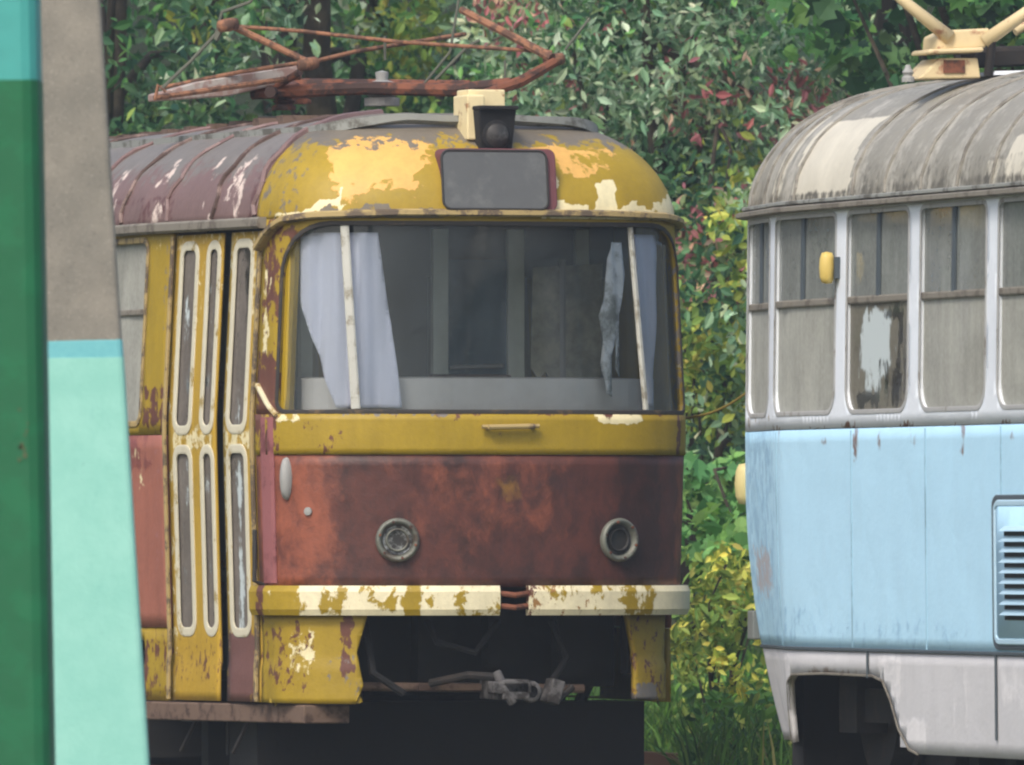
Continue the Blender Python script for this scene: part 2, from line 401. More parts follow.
def wheelset(body_root, vc, parent_name='bogie', dx=.95):
    """bogie under a tram at v = vc, wheels standing on the rails"""
    m = MB()
    for sx in (-1, 1):
        m.box((sx*.86, vc, .22), (.12, 2.5, .16)); m.box((sx*.86, vc, .36), (.2, .5, .16))
        for k in (-1, 1): m.box((sx*.88, vc+k*dx, .22), (.16, .3, .26))
    m.box((0, vc, .25), (1.7, .4, .22))
    for k in (-1, 1): m.tube([(-.8, vc+k*dx, .22), (.8, vc+k*dx, .22)], .07, 12); m.box((0, vc+k*.45, .1), (1.3, .5, .34))
    b = m.build('bogie', M['dark'], body_root)
    for sx in (-1, 1):
        for k in (-1, 1):
            w = MB(); w.lathe([(.0, -.06), (.3, -.06), (.34, -.06), (.34, .05), (.37, .06), (.37, .08), (.1, .08), (0, .08)], (sx*.75, vc+k*dx, .22), (-sx, 0, 0), 32)
            w.build('wheel', M['dark'], b, smooth=False)
    return b

# ================================================================== YELLOW TRAM
def yellow_tram():
    root = empty('tram', (-.04, 0, 0), radians(17))
    tag(root, 'derelict yellow and red tram with rusty peeling paint and wide windshield', 'tram')
    B = Body(14, (1.07, .5, 2.3), (1.07, .5, 2.3), H=.545, off=lambda v, z: (-.05*max(0, (z-1.6)/.97) - (.02*max(0, (1.5-z)/.7) if z > .4 else .023)))
    sf = B.sv(.62)                     # the front wraps round to the door pillar
    px = lambda x: (x-504)/198.0       # photo column -> arc length on the flat of the nose
    # --- lower panel
    fm = blobs([(0, -1.13, 1.05, .33, .5, .56), (0, -.1, 1.2, .45, .25, .42), (0, -.3, .95, .2, .14, .3), (1, -.62, 1.1, .25, .5, .42), (1, .75, 1.1, .16, .4, .66),
                (1, .35, 1.0, .8, .45, .46), (1, 0, .82, 1.2, .1, .5), (2, .03, 1.25, .07, .06, .5), (1, -.5, 1.38, .4, .07, .5), (2, -1.3, 1.1, .1, .3, .2), (0, 1.15, 1.1, .12, .5, .5)])
    B.panel('front_panel', [(-sf, .77), (sf, .77), (sf, 1.415), (-sf, 1.415)], [], M['redfront'], root, step=.05, mask=fm)
    # --- belt band
    bm = blobs([(1, -1.35, 1.52, .2, .12, .6), (0, -1.1, 1.6, .1, .03, .5), (0, .62, 1.6, .14, .025, .75), (1, .1, 1.61, 1.0, .025, .45), (2, -.55, 1.61, .4, .02, .5), (1, 1.05, 1.5, .03, .1, .7), (1, -.9, 1.5, .12, .12, .35)])
    B.panel('belt_band', [(-sf, 1.417), (sf, 1.417), (sf, 1.615), (-sf, 1.615)], [], M['ochre'], root, h=.006, step=.03, mask=bm)
    # --- windshield surround
    sw = B.sv(.38)
    hole = rrect(-sw, sw, 1.625, 2.545, .07, .06, 8, .30, .26)
    um = blobs([(1, -sf+.14, 2.35, .12, .3, .55), (0, -sf+.08, 2.1, .05, .25, .5), (1, -sf+.06, 1.75, .2, .18, .7), (1, -sf+.3, 2.5, .2, .05, .5), (0, 1.2, 2.0, .1, .4, .3), (2, sf-.2, 2, .2, .5, .5)])
    B.panel('windshield_surround', [(-sf, 1.617), (sf, 1.617), (sf, 2.57), (-sf, 2.57)], [hole], M['ochre'], root, step=.04, mask=um)
    B.trim('windshield_gasket', hole, .022, .008, M['gasket'], root, closed=True)
    ws = empty('windshield'); ws.parent = root
    sd = B.su(.75)
    q = hole
    def clip(lo, hi):
        out = []; n = len(q); qq = dens(q, .03)
        for p in qq: out.append((min(max(p[0], lo), hi), p[1]))
        o2 = [out[0]]
        for p in out[1:]:
            if math.hypot(p[0]-o2[-1][0], p[1]-o2[-1][1]) > .004: o2.append(p)
        return o2
    for lo, hi in ((-sw, -sd-.012), (-sd+.012, sd-.012), (sd+.012, sw)):
        pl = [p for p in clip(lo, hi)]
        # remove runs that collapsed onto the clip line
        pl = [p for i, p in enumerate(pl) if not (abs(p[0]-lo) < 1e-6 and abs(pl[i-1][0]-lo) < 1e-6 and abs(pl[(i+1) % len(pl)][0]-lo) < 1e-6)
              and not (abs(p[0]-hi) < 1e-6 and abs(pl[i-1][0]-hi) < 1e-6 and abs(pl[(i+1) % len(pl)][0]-hi) < 1e-6)]
        B.panel('pane', pl, [], M['windshield'], ws, h=-.018, step=.1, solid=0)
    for sg in (-1, 1):
        B.trim('divider', [(sg*(sd+.0)-.035, 2.54), (sg*sd+.03, 1.64)], .045 if sg < 0 else .025, .02, M['divider'], ws, h0=-.02)
    # drip rail above the windshield
    B.trim('drip_rail', [(-sf-.02, 2.43), (-1.32, 2.50), (-1.15, 2.565), (-.95, 2.585), (-.5, 2.597), (.5, 2.597), (.95, 2.59), (1.15, 2.57), (1.4, 2.53), (sf, 2.5)], .035, .05, M['rail'], root)
    # strut at lower left corner of the windshield
    B.trim('cream_strip', [(-sf+.02, 1.76), (-1.16, 1.61)], .02, .02, M['creamtrim'], root)
    # --- front wiper rest / handle
    m = MB(); m.tube([B.P(-.09, 1.55, .01), B.P(-.09, 1.55, .05), B.P(.14, 1.555, .05), B.P(.14, 1.555, .01)], .013, 8); m.tube([B.P(-.12, 1.552, .035), B.P(.17, 1.556, .035)], .01, 8)
    m.build('handle', M['rail'], root)
    # --- headlights
    for i, sg in enumerate((-1, 1)):
        a = .045+sg*.575; c = B.P(a, 1.0); n = B.N(a)
        hr = MB(); hr.lathe([(.104, -.01), (.108, .012), (.102, .028), (.092, .032), (.08, .02), (.075, 0), (.07, -.005)], c, n, 36)
        o = hr.build('headlight', M['headring'], root, smooth=True)
        hb = MB(); hb.lathe([(.072, .004), (.066, .003), (.05, .0022), (.0, .002)], c, n, 32); hb.build('bowl', M['headpit'] if sg > 0 else M['headglass'], o, smooth=True)
        hk = MB(); hk.lathe([(.058, .004), (.056, .016), (.05, .017), (.046, .006)], c, n, 32); hk.build('inner_ring', M['rubber'] if sg > 0 else M['headring'], o, smooth=True)
        # six screws
        hs = MB()
        for k in range(6):
            t1 = n.orthogonal().normalized(); t2 = n.cross(t1); qq = k*pi/3
            hs.lathe([(.007, .02), (.007, .036), (0, .037)], c+(t1*cos(qq)+t2*sin(qq))*.09, n, 8)
        pieces('screw', hs, M['darkrust'], o)
    # side marker on the left corner
    a = -B.sv(.32); m = MB(); c = B.P(a, 1.3); n = B.N(a)
    m.lathe([(.032, 0), (.03, .02), (.018, .035), (0, .04)], (0, 0, 0), (0, 0, 1), 20)
    rot = Vector((0, 0, 1)).rotation_difference(n).to_matrix()
    m.v = [tuple(c+rot @ Vector((p[0], p[1], p[2]))+Vector((0, 0, ((rot @ Vector(p)).z)*2.3))) for p in m.v]
    m.build('side_marker', M['greybox'], root, smooth=True)
    m = MB(); a = -B.su(.93); m.lathe([(.02, 0), (.02, .012), (0, .014)], B.P(a, 1.14), B.N(a), 12); m.build('reflector', M['greybox'], root)
    # --- bumper in two halves
    sb = B.sv(.64)
    mL = blobs([(0, -.9, .7, 1.2, .2, .42), (2, -.6, .64, .8, .02, .4), (2, -.5, .77, .8, .012, .45), (0, -1.25, .7, .25, .2, .8), (0, -.98, .7, .03, .1, .3), (0, -.45, .7, .05, .1, .62), (0, -.9, .645, .3, .02, .5), (2, -1.3, .7, .06, .04, .6)])
    mR = blobs([(2, .6, .64, .6, .02, .45), (2, .6, .77, .6, .012, .45), (0, .5, .69, .35, .07, .42), (0, .72, .7, .1, .1, .6), (1, .3, .68, .3, .05, .35), (2, .12, .7, .05, .08, .5), (1, .9, .66, .2, .03, .5)])
    for (a0, a1, mk, cut) in ((-sb, px(499), mL, 0), (px(528), sb, mR, 0)):
        B.trim('bumper', [(a0, .705), (a1, .705)], .145, .05, M['bumper'], root, mask=mk, step=.02)
    m = MB()
    for z in (.74, .68): m.tube([B.P(px(499), z, .02), B.P(px(514), z-.01, .05), B.P(px(530), z, .02)], .014, 8)
    m.build('bumper_joint', M['darkrust'], root)
    # --- corner skirts below the bumper
    cm = blobs([(1, -1.2, .45, .25, .2, .42), (0, -1.05, .45, .1, .12, .45), (2, -.8, .35, .1, .1, .4), (1, -.78, .5, .04, .2, .6)])
    skL = [(-sf, .205), (-.74, .2), (-.70, .29), (-.735, .45), (-.68, .632), (-sf, .632)]
    B.panel('corner_skirt', skL, [], M['ochre'], root, step=.03, mask=cm, h=-.01)
    skR = [(.80, .22), (sf, .2), (sf, .632), (.74, .632), (.8, .45)]
    B.panel('corner_skirt', skR, [], M['ochre'], root, step=.03, mask=blobs([(1, .85, .4, .1, .3, .42), (1, 1.1, .4, .2, .3, .36), (2, .9, .25, .1, .05, .7)]), h=-.07)
    # --- coupler and cross bar
    cp = empty('coupler'); cp.parent = root
    m = MB(); m.tube([(-.72, .32, .285), (.5, .3, .27)], .022, 10); m.box((-.1, .3, .28), (.5, .05, .03)); m.build('cross_bar', M['wood'], cp)
    m = MB(); m.box((.04, .12, .27), (.14, .4, .1)); m.box((.02, -.03, .28), (.2, .1, .06)); m.tube([(-.05, -.04, .36), (-.02, -.06, .28), (.03, -.06, .2)], .025, 8)
    m.box((.25, .0, .26), (.07, .12, .12), Matrix.Rotation(.3, 3, 'Y')); m.lathe([(.0, 0), (.05, 0), (.055, .05), (.03, .06)], (.12, -.02, .26), (0, -1, 0), 14); m.build('coupler_head', M['coupler'], cp, bevel=.015)
    m = MB(); m.tube([(-.3, .25, .3), (-.15, .1, .34), (.0, .05, .33)], .02, 8); m.tube([(.13, .1, .3), (.3, .05, .22), (.38, .1, .28)], .018, 8); pieces('hose', m, M['dark'], cp)
    for (pp, rr) in (([(-.62, .3, .6), (-.6, .22, .35), (-.45, .2, .25)], .02), ([(.35, .35, .6), (.4, .25, .42), (.3, .2, .3)], .018), ([(-.3, .3, .6), (-.28, .2, .5), (-.1, .15, .45), (.05, .25, .6)], .016)):
        m = MB(); m.tube(pp, rr, 8); m.build('brake_hose', M['black'], root)
    # --- hull, with black filler boxes standing in for the shade under the bumper
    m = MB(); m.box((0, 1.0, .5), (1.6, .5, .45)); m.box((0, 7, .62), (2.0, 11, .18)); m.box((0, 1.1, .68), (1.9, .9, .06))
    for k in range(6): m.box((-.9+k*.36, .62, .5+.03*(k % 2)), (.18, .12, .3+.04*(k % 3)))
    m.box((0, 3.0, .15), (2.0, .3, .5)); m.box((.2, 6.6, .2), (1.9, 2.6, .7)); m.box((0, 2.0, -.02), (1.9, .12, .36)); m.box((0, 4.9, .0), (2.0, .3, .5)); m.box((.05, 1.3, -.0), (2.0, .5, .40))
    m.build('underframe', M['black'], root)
    wheelset(root, 3.2); wheelset(root, 10.6)
    # life guard rail in front of the first bogie
    m = MB(); m.box((0, 1.6, .03), (1.9, .04, .2)); m.tube([(-.9, 1.0, .4), (-.9, 1.55, .05)], .03); m.tube([(.8, 1.0, .4), (.8, 1.55, .05)], .03)
    pieces('life_guard', m, M['dark'], root)
    # --- side walls
    edges = [2.17+1.3*i for i in range(9)]
    for sg in (-1, 1):
        v0 = 1.84
        wins = [(v, v+1.08) for v in edges if v+1.08 < 13.2]
        A = lambda v: sg*B.sv(v)
        def quad(v1, v2, z1, z2):
            a, b = sorted((A(v1), A(v2))); return [(a, z1), (b, z1), (b, z2), (a, z2)]
        st = .07 if sg < 0 else .2
        start = v0 if sg < 0 else .62
        holes = [rrect(*sorted((A(a), A(b))), 1.58, 2.5, .06, .06) for a, b in wins]
        B.panel('window_wall', quad(start, 13.4, 1.525, 2.57), holes, M['ochre'], root, step=st, mask=blobs([(1, A(1.95), 1.65, .2, .12, .6), (0, A(2.4), 2.45, .4, .1, .35), (2, A(1.9), 2.1, .02, .4, .4)]))
        B.panel('side_panel', quad(start, 13.4, .565, 1.522), [], M['redside'], root, step=st, mask=blobs([(2, A(1.95), 1.2, .1, .4, .35), (0, A(2.35), 1.45, .3, .1, .6), (1, A(2.2), 1.35, .1, .12, .35)]))
        sk = M['ochre']
        arches = []
        for c in (3.2, 10.6):
            a, b = sorted((A(c-1), A(c+1))); arches.append(rrect(a, b, .21, .5, .02, .02))
        B.panel('side_skirt', quad(start, 13.4, .2, .562), arches, sk, root, step=st, h=-.006, mask=blobs([(1, A(1.95), .4, .3, .2, .42), (1, A(2.3), .3, .2, .1, .6)]))
        for a, b in wins:
            w = B.panel('window', rrect(*sorted((A(a)-sg*.02, A(b)+sg*.02)), 1.56, 2.52, .06, .06), [], M['dusty'], root, h=-.02, step=.3, solid=0)
            B.trim('frame', rrect(*sorted((A(a), A(b))), 1.58, 2.5, .06, .06), .03, .008, M['rail'], w, closed=True)
            B.trim('vent_bar', [(A(a), 2.14), (A(b), 2.14)], .03, .012, M['gutter'], w, h0=-.018)
        B.trim('gutter', [(A(.6), 2.555), (A(13.3), 2.555)], .055, .05, M['gutter'] , root)
    # rear end
    sr = B.sv(13.4)
    for (name, a0, a1) in (('rear_wall', sr, B.T), ('rear_wall', -B.T, -sr)):
        B.panel(name, [(a0, .3), (a1, .3), (a1, 2.57), (a0, 2.57)], [rrect(a0+.2, a1-.2, 1.6, 2.45)], M['ochre'], root, step=.2)
        B.panel('rear_window', rrect(a0+.18, a1-.18, 1.58, 2.47), [], M['dusty'], root, h=-.02, step=.3, solid=0)
    # --- folding door on the left (door pillar .62 .. 1.84)
    A = lambda v: -B.sv(v)
    def leaf(v1, v2, cols, name='door', lower=None, dz=0):
        a0, a1 = A(v2), A(v1)
        hs = []
        for c1, c2 in cols:
            for z1, z2 in ((1.545, 2.46), (.545, 1.45)): hs.append(rrect(A(c2), A(c1), z1, z2, .07, .06, 6))
        d = B.panel(name, [(a0, .205), (a1, .205), (a1, 2.515), (a0, 2.515)], hs, M['doorframe'], root, h=-.012, step=.05, solid=.012,
                    mask=blobs([(0, (a0+a1)/2, 2.3, .4, .3, .36), (0, a0+.04, 1.3, .05, 1.2, .42), (1, (a0+a1)/2, .4, .4, .12, .38), (0, (a0+a1)/2, 1.5, .3, .06, .55)]+([(2, (A(.78)+A(1.03))/2, .36, .17, .17, 1.0)] if lower else [])))
        for i, hpoly in enumerate(hs):
            B.trim('pane_frame', hpoly, .045, .008, M['doortrim'], d, closed=True, h0=-.014)
            cx = sum(p[0] for p in hpoly)/len(hpoly); cz = sum(p[1] for p in hpoly)/len(hpoly)
            if lower: mk = blobs([(0, cx, cz-.05, .05, .40, .62)] if i % 2 else [(0, cx, cz-.25, .06, .3, .42), (1, cx, cz+.2, .1, .3, .4)])
            else: mk = blobs([(0, cx, cz+.1*sin(i*3), .08, .4, .36), (1, cx, cz-.2, .1, .2, .3)])
            B.panel('pane', hpoly, [], M['doorglass'], d, h=-.022, step=.05, solid=0, mask=mk)
        return d
    leaf(1.19, 1.82, [(1.52, 1.735), (1.225, 1.375)])
    leaf(.64, 1.08, [(.785, 1.02)], lower=True)
    B.panel('door_gap', [(A(1.19), .205), (A(1.08), .205), (A(1.08), 2.515), (A(1.19), 2.515)], [], M['rubber'], root, h=-.05, step=.3)
    B.trim('door_post', [(A(.66), .21), (A(.66), 2.51)], .035, .014, M['rail'], root)
    B.trim('pillar_strip', [(A(.47), .79), (A(.47), 1.6)], .15, .008, M['pinkstrip'], root)
    B.trim('door_post', [(A(1.83), .21), (A(1.83), 2.51)], .03, .014, M['rail'], root)
    m = MB(); m.tube([B.P(A(.56), 1.05, .04), B.P(A(.56), .8, .05), B.P(A(.56), .78, .0)], .012, 8); m.build('hook', M['rubber'], root)
    # step board under the door
    m = MB(); p0, p1 = B.P(A(.24), .15, .03), B.P(A(2.15), .15, .06); dirv = (p1-p0); dirv.z = 0
    nrm = Vector((dirv.y, -dirv.x, 0)).normalized(); nrm = nrm if nrm.x < 0 else -nrm
    m.prism([p0+Vector((0, 0, -.045)), p1+Vector((0, 0, -.045)), p1+Vector((0, 0, .045)), p0+Vector((0, 0, .045))], -nrm*.25)
    m.build('step_board', M['wood'], root, bevel=.008)
    m = MB()
    for v in (1.0, 1.7): m.tube([B.P(A(v), .12, -.1), B.P(A(v)-.1, -.05, -.05)], .012, 6)
    pieces('step_bracket', m, M['dark'], root)
    # --- roof
    def rfm(a, q):
        c = [0, 0, 0]
        z = sin(radians(q)); x = a+.07*noise.noise(Vector((a*7, z*7, 1))); z += .07*noise.noise(Vector((a*6, z*6, 9)))
        if -.98 < x < -.30 and .12 < z < .72: c[0] = min(1, .45+.55*min(1, (x+.95)/.12))*(1 if z > .34 else .62 if z > .24 else .3)*(1 if x < -.42 else .5 if z > .45 else .2)
        if .28 < x < .85 and .4 < z < .66: c[0] = max(c[0], .55 if x < .6 else .35)
        if x > .2 and z < .12: c[1] = .72
        if -.9 < x < -.3 and z < .1: c[2] = .62
        if .55 < x < .66 and z < .34: c[1] = .8
        if .24 < x < .32 and .1 < z < .6: c[1] = .62
        if .9 < x and z < .2: c[1] = .62
        if -1.3 < x < -.82 and abs(z-(.02+.33*max(0, x+1.3)**1.5)) < .045: c[1] = .75
        if abs(x+.82) < .03 and .1 < z < .3: c[1] = .7
        if z > .62: c[2] = min(1, .3+(z-.62)*3.2)
        if x < -1.05: c[2] = max(c[2], .38)
        if -.8 < x < -.3 and z < .06: c[2] = .6
        return tuple(c)
    B.roofpanel('roof_front', -sf-.1, sf+.1, 0, 90, M['roof_front'], root, rfm, 110, 40)
    def rsm(a, q):
        c = [0, 0, 0]; z = sin(radians(q)); v = B.base(abs(a))[1]
        c[0] = min(1, .22+max(0, z-.3)*1.6)
        for vc, w in ((1.02, .12), (1.4, .05), (2.05, .08), (2.9, .1)):
            if abs(v-.25*z-vc) < w and z < .62: c[1] = .47
        if .7 < v < .85: c[2] = .6
        if v > 1.8 and z < .3: c[2] = .4
        return tuple(c)
    e = .1
    B.roofpanel('roof', -B.T, -sf-e, 0, 90, M['roofside'], root, rsm, 150, 24)
    B.roofpanel('roof', sf+e, B.T, 0, 90, M['roofside'], root, rsm, 80, 16)
    for k, v in enumerate([.74, 1.3, 1.95, 2.65, 3.4, 4.6, 5.8, 7, 8.2, 9.4, 10.6, 11.8]):
        m = MB(); pts = []
        for i in range(15):
            pts.append(B.R(-B.sv(v+.025*sin(i*1.7+k*2)), 2+80*i/14, .004+.006*noise.noise(Vector((i*.8, k*3.1, 0)))))
        m.tube(pts, .02 if k == 0 else .014, 6); m.build('roof_seam', M['seambrown'] if k % 2 else M['roofside'], root)
    # rim of the roof deck
    m = MB()
    def rimpt(a, h): p = B.R(a, 54, 0); t_ = min(1, max(0, (abs(a)-.5)/.7)); return Vector((p.x, p.y, p.z+.066-.045*t_*t_+h))
    N = 90; sr_ = B.sv(9)
    aa = [-sr_+(2*sr_)*i/N for i in range(N+1)]; vs = []
    aa = [-B.sv(9), -B.sv(6), -B.sv(4), -B.sv(3), -B.sv(2.2), -B.sv(1.6)]+[-1.6+3.2*i/50 for i in range(51)]+[B.sv(1.6), B.sv(2.2), B.sv(3), B.sv(4), B.sv(6), B.sv(9)]
    for a in aa:
        w = .004*sin(a*9); t2_ = min(1, max(0, (1.2-abs(a))/.7)); p = rimpt(a, w); ins = Vector((0, 1.6, p.z))-p if p.y < 1.6 else Vector((-p.x, 0, 0)); ins.z = 0; ins.normalize()
        vs += [p+Vector((0, 0, -.05+.03*t2_)), p+Vector((0, 0, .01)), p+ins*.05+Vector((0, 0, .012)), p+ins*.05+Vector((0, 0, -.04))]
    m.add(vs, [(i*4+k, (i+1)*4+k, (i+1)*4+(k+1) % 4, i*4+(k+1) % 4) for i in range(len(aa)-1) for k in range(4)])
    m.build('roof_deck_rim', M['ridge'], root, smooth=False)
    m = MB(); m.box((0, 6, 3.10), (.9, 9, .03))
    for i in range(8): m.box((-.5+.02*i, 1.9+i*.5, 3.095), (.18, .12, .05))
    m.build('roof_walkway', M['wood'], root)
    # small clutter on the roof
    for (u, v, w, h) in ((.42, 1.5, .2, .02), (-.35, 2.4, .4, .03)):
        m = MB(); m.box((u, v, 3.08+h/2), (w, .2, h+.04), Matrix.Rotation(u, 3, 'Z')); m.build('roof_conduit', M['dark'], root, bevel=.01)
    # --- destination sign box
    sg_ = empty('destination_sign'); sg_.parent = root
    tilt = Matrix.Rotation(radians(-9), 3, 'X')
    def rr3(w, z0, z1, y, r, n=5):
        return [Vector((p[0]-.035, y+(p[1]-z0)*.16, p[1])) for p in rrect(-w, w, z0, z1, r, r, n)]
    m = MB(); m.prism([p_+Vector((.035, 0, 0)) for p_ in rr3(.285, 2.606, 2.912, .025, .04)], (0, .55, 0)); m.build('sign_box', M['purple'], sg_, bevel=.006)
    m = MB(); m.prism(rr3(.262, 2.62, 2.895, .012, .035), (0, .02, 0)); m.build('sign_face', M['plate'], sg_)
    m = MB()
    p = rr3(.268, 2.614, 2.901, .01, .04); m.tube(p+[p[0]], .006, 6, caps=False); m.build('sign_gasket', M['rubber'], sg_)
    # --- lamp on the roof front
    lp = empty('roof_lamp'); lp.parent = root
    m = MB(); m.box((-.05, .42, 3.07), (.09, .24, .22)); m.box((.035, .5, 3.165), (.19, .2, .09)); m.build('lamp_bracket', M['cream'], lp, bevel=.008)
    m = MB(); m.box((.03, .32, 3.01), (.16, .2, .19), taper=1.2); m.box((.03, .30, 3.115), (.2, .26, .02)); m.lathe([(.065, 0), (.075, .04), (.06, .05)], (.02, .22, 2.98), (0, -1, 0)); m.build('lamp_housing', M['black'], lp, bevel=.006)
    m = MB(); m.lathe([(.06, 0), (.05, .01), (0, .018)], (.02, .175, 2.98), (0, -1, 0)); m.build('lamp_lens', M['headpit'], lp, smooth=True)
    # --- pantograph, collapsed and bent
    inv = (Matrix.Translation((-.04, 0, 0)) @ Matrix.Rotation(radians(17), 4, 'Z')).inverted()
    L = lambda x, y, d: inv @ at(x, y, d)
    pg = empty('pantograph'); pg.parent = root
    m = MB(); m.tube([L(252, 93, 72.6), L(365, 88, 72.4), L(455, 90, 72.2), L(512, 84, 72.1)], .034, 8); m.tube([L(290, 84, 73.6), L(470, 86, 73.4)], .03, 8)
    m.tube([L(270, 92, 72.4), L(300, 86, 73.8)], .03, 8); m.tube([L(470, 95, 72), L(500, 84, 73.5)], .03, 8)
    m.build('base_frame', M['darkrust'], pg)
    m = MB(); m.tube([L(555, 62, 72.1), L(520, 82, 72.0), L(478, 96, 71.9)], [.025, .03, .022], 8); m.tube([L(300, 72, 72.4), L(268, 92, 72.6)], .02, 8); pieces('lower_arm', m, M['darkrust'], pg)
    m = MB(); m.tube([L(228, 24, 72.3), L(308, 62, 72.2)], .018, 8); m.tube([L(308, 63, 72.2), L(358, 51, 72.5), L(465, 34, 73.2)], .011, 8)
    m.tube([L(232, 26, 72.6), L(300, 31, 72.6), L(400, 42, 72.4), L(552, 52, 72.2)], .010, 8); m.tube([L(462, 10, 72.6), L(500, 30, 72.3), L(552, 58, 72.1)], [.02, .022, .026], 8)
    m.tube([L(160, 88, 72.4), L(240, 72, 72.4), L(306, 62, 72.4)], .011, 8)
    m.build('upper_frame', M['steelrust'], pg)
    m = MB()
    for (x, y) in ((228, 25), (308, 64), (554, 60), (478, 96)):
        c = L(x, y, 72.2); m.lathe([(0, -.05), (.03, -.05), (.035, 0), (.03, .05), (0, .05)], c, (1, .3, .2), 10)
    pieces('joint', m, M['steelrust'], pg, smooth=True)
    m = MB(); a0, a1 = L(154, 99, 72.2), L(302, 74, 72.6); dv = (a1-a0).normalized(); 
    m.prism([a0+Vector((0, 0, -.012)), a0+(a1-a0)*.5+Vector((0, 0, -.05)), a1+Vector((0, 0, -.025)), a1+Vector((0, 0, .05)), a0+(a1-a0)*.3+Vector((0, 0, .05)), a0+Vector((0, 0, .025))], (0, .12, .0)); m.build('collector_shoe', M['shoe'], pg, bevel=.008)
    m = MB(); m.tube([L(154, 98, 72.1), L(300, 77, 72.5)], .014, 8); m.tube([L(155, 100, 72.1), L(158, 85, 72.1), L(166, 92, 72.1)], .01, 6); pieces('shoe_edge', m, M['steelrust'], pg)
    m = MB(); m.tube([L(160, 90, 72.3), L(190, 62, 72.3), L(216, 34, 72.3), L(222, 12, 72.3), L(250, 2, 72.3), L(262, -14, 72.3)], .009, 6); m.tube([L(216, 40, 72.3), L(224, 22, 72.3)], .016, 6)
    m.tube([L(385, 60, 72.5), L(385, 36, 72.5)], .008, 6); m.tube([L(435, 80, 72.8), L(468, 46, 72.8), L(480, 40, 72.8)], .008, 6); m.tube([L(565, 50, 72.6), L(590, 18, 72.6)], .007, 6)
    m.tube([L(414, 96, 72.8), L(450, 52, 72.8), L(462, -20, 72.8)], .007, 6); m.tube([L(505, 88, 72.3), L(505, 60, 72.3)], .006, 6)
    pieces('spring_rod', m, M['thin'], pg)
    ins = MB(); c = L(382, 106, 72.5); ins.lathe([(.09, 0), (.09, .04), (.06, .045), (.085, .06), (.085, .075), (.05, .08), (.08, .1), (.07, .12), (.03, .13), (.035, .17), (.0, .18)], c, (0, 0, 1), 20)
    ins.build('insulator', M['greybox'], pg, smooth=False)
    for (x, y, d) in ((284, 110, 72.6), (480, 108, 72.3), (300, 104, 73.6), (468, 104, 73.5)):
        ins = MB(); c = L(x, y, d); ins.lathe([(.06, 0), (.06, .02), (.04, .03), (.06, .045), (.04, .055), (.05, .07), (.03, .09), (0, .09)], c, (0, 0, 1), 16); ins.build('insulator', M['darkrust'], pg)
    # --- inside the cab
    m = MB(); m.box((0, 7, .82), (2.2, 9.2, .06)); m.box((0, 1.5, .82), (1.9, 1.8, .06)); m.build('floor', M['inside'], root)
    m = MB(); pts = []
    for i in range(21):
        a = -1.15+2.3*i/20; pts.append(B.P(a, 1.2, -.14))
    vs = []
    for p in pts: vs += [Vector((p.x, p.y, .85)), Vector((p.x, p.y, 1.79)), Vector((p.x*.93, p.y+.3, 1.80)), Vector((p.x*.93, p.y+.3, .85))]
    m.add(vs, [(i*4+k, (i+1)*4+k, (i+1)*4+(k+1) % 4, i*4+(k+1) % 4) for i in range(20) for k in range(4)]); m.build('dashboard', M['dash'], root)
    # partition: posts, rails and panes behind the driver
    pt = empty('cab_partition'); pt.parent = root
    pv = 1.55
    ux = lambda x: ((x-504)/ (F/71.5) + .292*pv)/.956
    m = MB()
    for x0, x1 in ((432, 447), (507, 523), (300, 312), (575, 588)): m.box(((ux(x0)+ux(x1))/2, pv, 1.7), (ux(x1)-ux(x0), .05, 1.7))
    m.build('partition_frame', M['cab'], pt)
    m = MB(); m.box((0, pv+.03, 2.44), (2.1, .04, .26)); m.box((0, pv+.03, 1.3), (2.1, .04, .8)); m.build('partition_wall', M['inside'], pt)
    m = MB(); m.box(((ux(447)+ux(507))/2, pv+.01, 2.0), (ux(507)-ux(447), .012, .8)); m.build('partition_pane', M['tealglass'], pt)
    m = MB(); m.tube([(ux(448), pv-.04, 1.86), (ux(500), pv-.04, 1.87)], .01, 6); m.tube([(ux(560), pv-.04, 1.8), (ux(560), pv-.04, 2.4)], .02, 8); pieces('grab_rail', m, M['greybox'], pt)
    m = MB(); m.box((ux(400), pv+.02, 2.0), (.3, .012, .8)); m.build('partition_panel', M['inside'], pt)
    m = MB(); rg = [(530, 2.36), (528, 1.86), (536, 1.80), (543, 1.84), (552, 1.76), (560, 1.72), (566, 1.77), (574, 1.68), (583, 1.72), (592, 1.66), (598, 1.75), (600, 2.38)]
    m.prism([(ux(x), pv-.05, z) for x, z in rg], (0, .01, 0)); m.build('torn_sheet', M['torn'], pt)
    m = MB(); m.tube([B.P(-B.sv(.36), 1.63, -.05), B.P(-B.sv(.36), 2.5, -.05)], .035, 8); m.build('cab_pillar', M['ochre'], root)
    # driver's seat
    m = MB(); m.box((.25, 1.2, 1.25), (.45, .42, .1)); m.box((.25, 1.4, 1.55), (.42, .08, .55)); m.tube([(.25, 1.2, .85), (.25, 1.2, 1.2)], .05); m.build('driver_seat', M['seat'], root, bevel=.03)
    # pale sheets behind the glass imitating sky reflections on the windshield
    def cloth(pl, d, amp=.012, seed=0):  # wavy sheet shape for the sky reflections
        m = MB(); n = 14; k = 16; vs = []
        for j in range(k+1):
            t = j/k
            def row(side):
                for (a, b) in zip(side, side[1:]):
                    if a[1] <= y <= b[1]+1e-6: return a[0]+(b[0]-a[0])*(y-a[1])/(b[1]-a[1])
                return side[-1][0]
            y = pl[0][0][1]+(pl[0][-1][1]-pl[0][0][1])*t
            xl, xr = row(pl[0]), row(pl[1])
            for i in range(n+1):
                x = xl+(xr-xl)*i/n; p = L(x, y, d+.03*sin(i*1.3+seed)*amp/.012)
                p.y += .02*max(0, t-.5); vs.append(p)
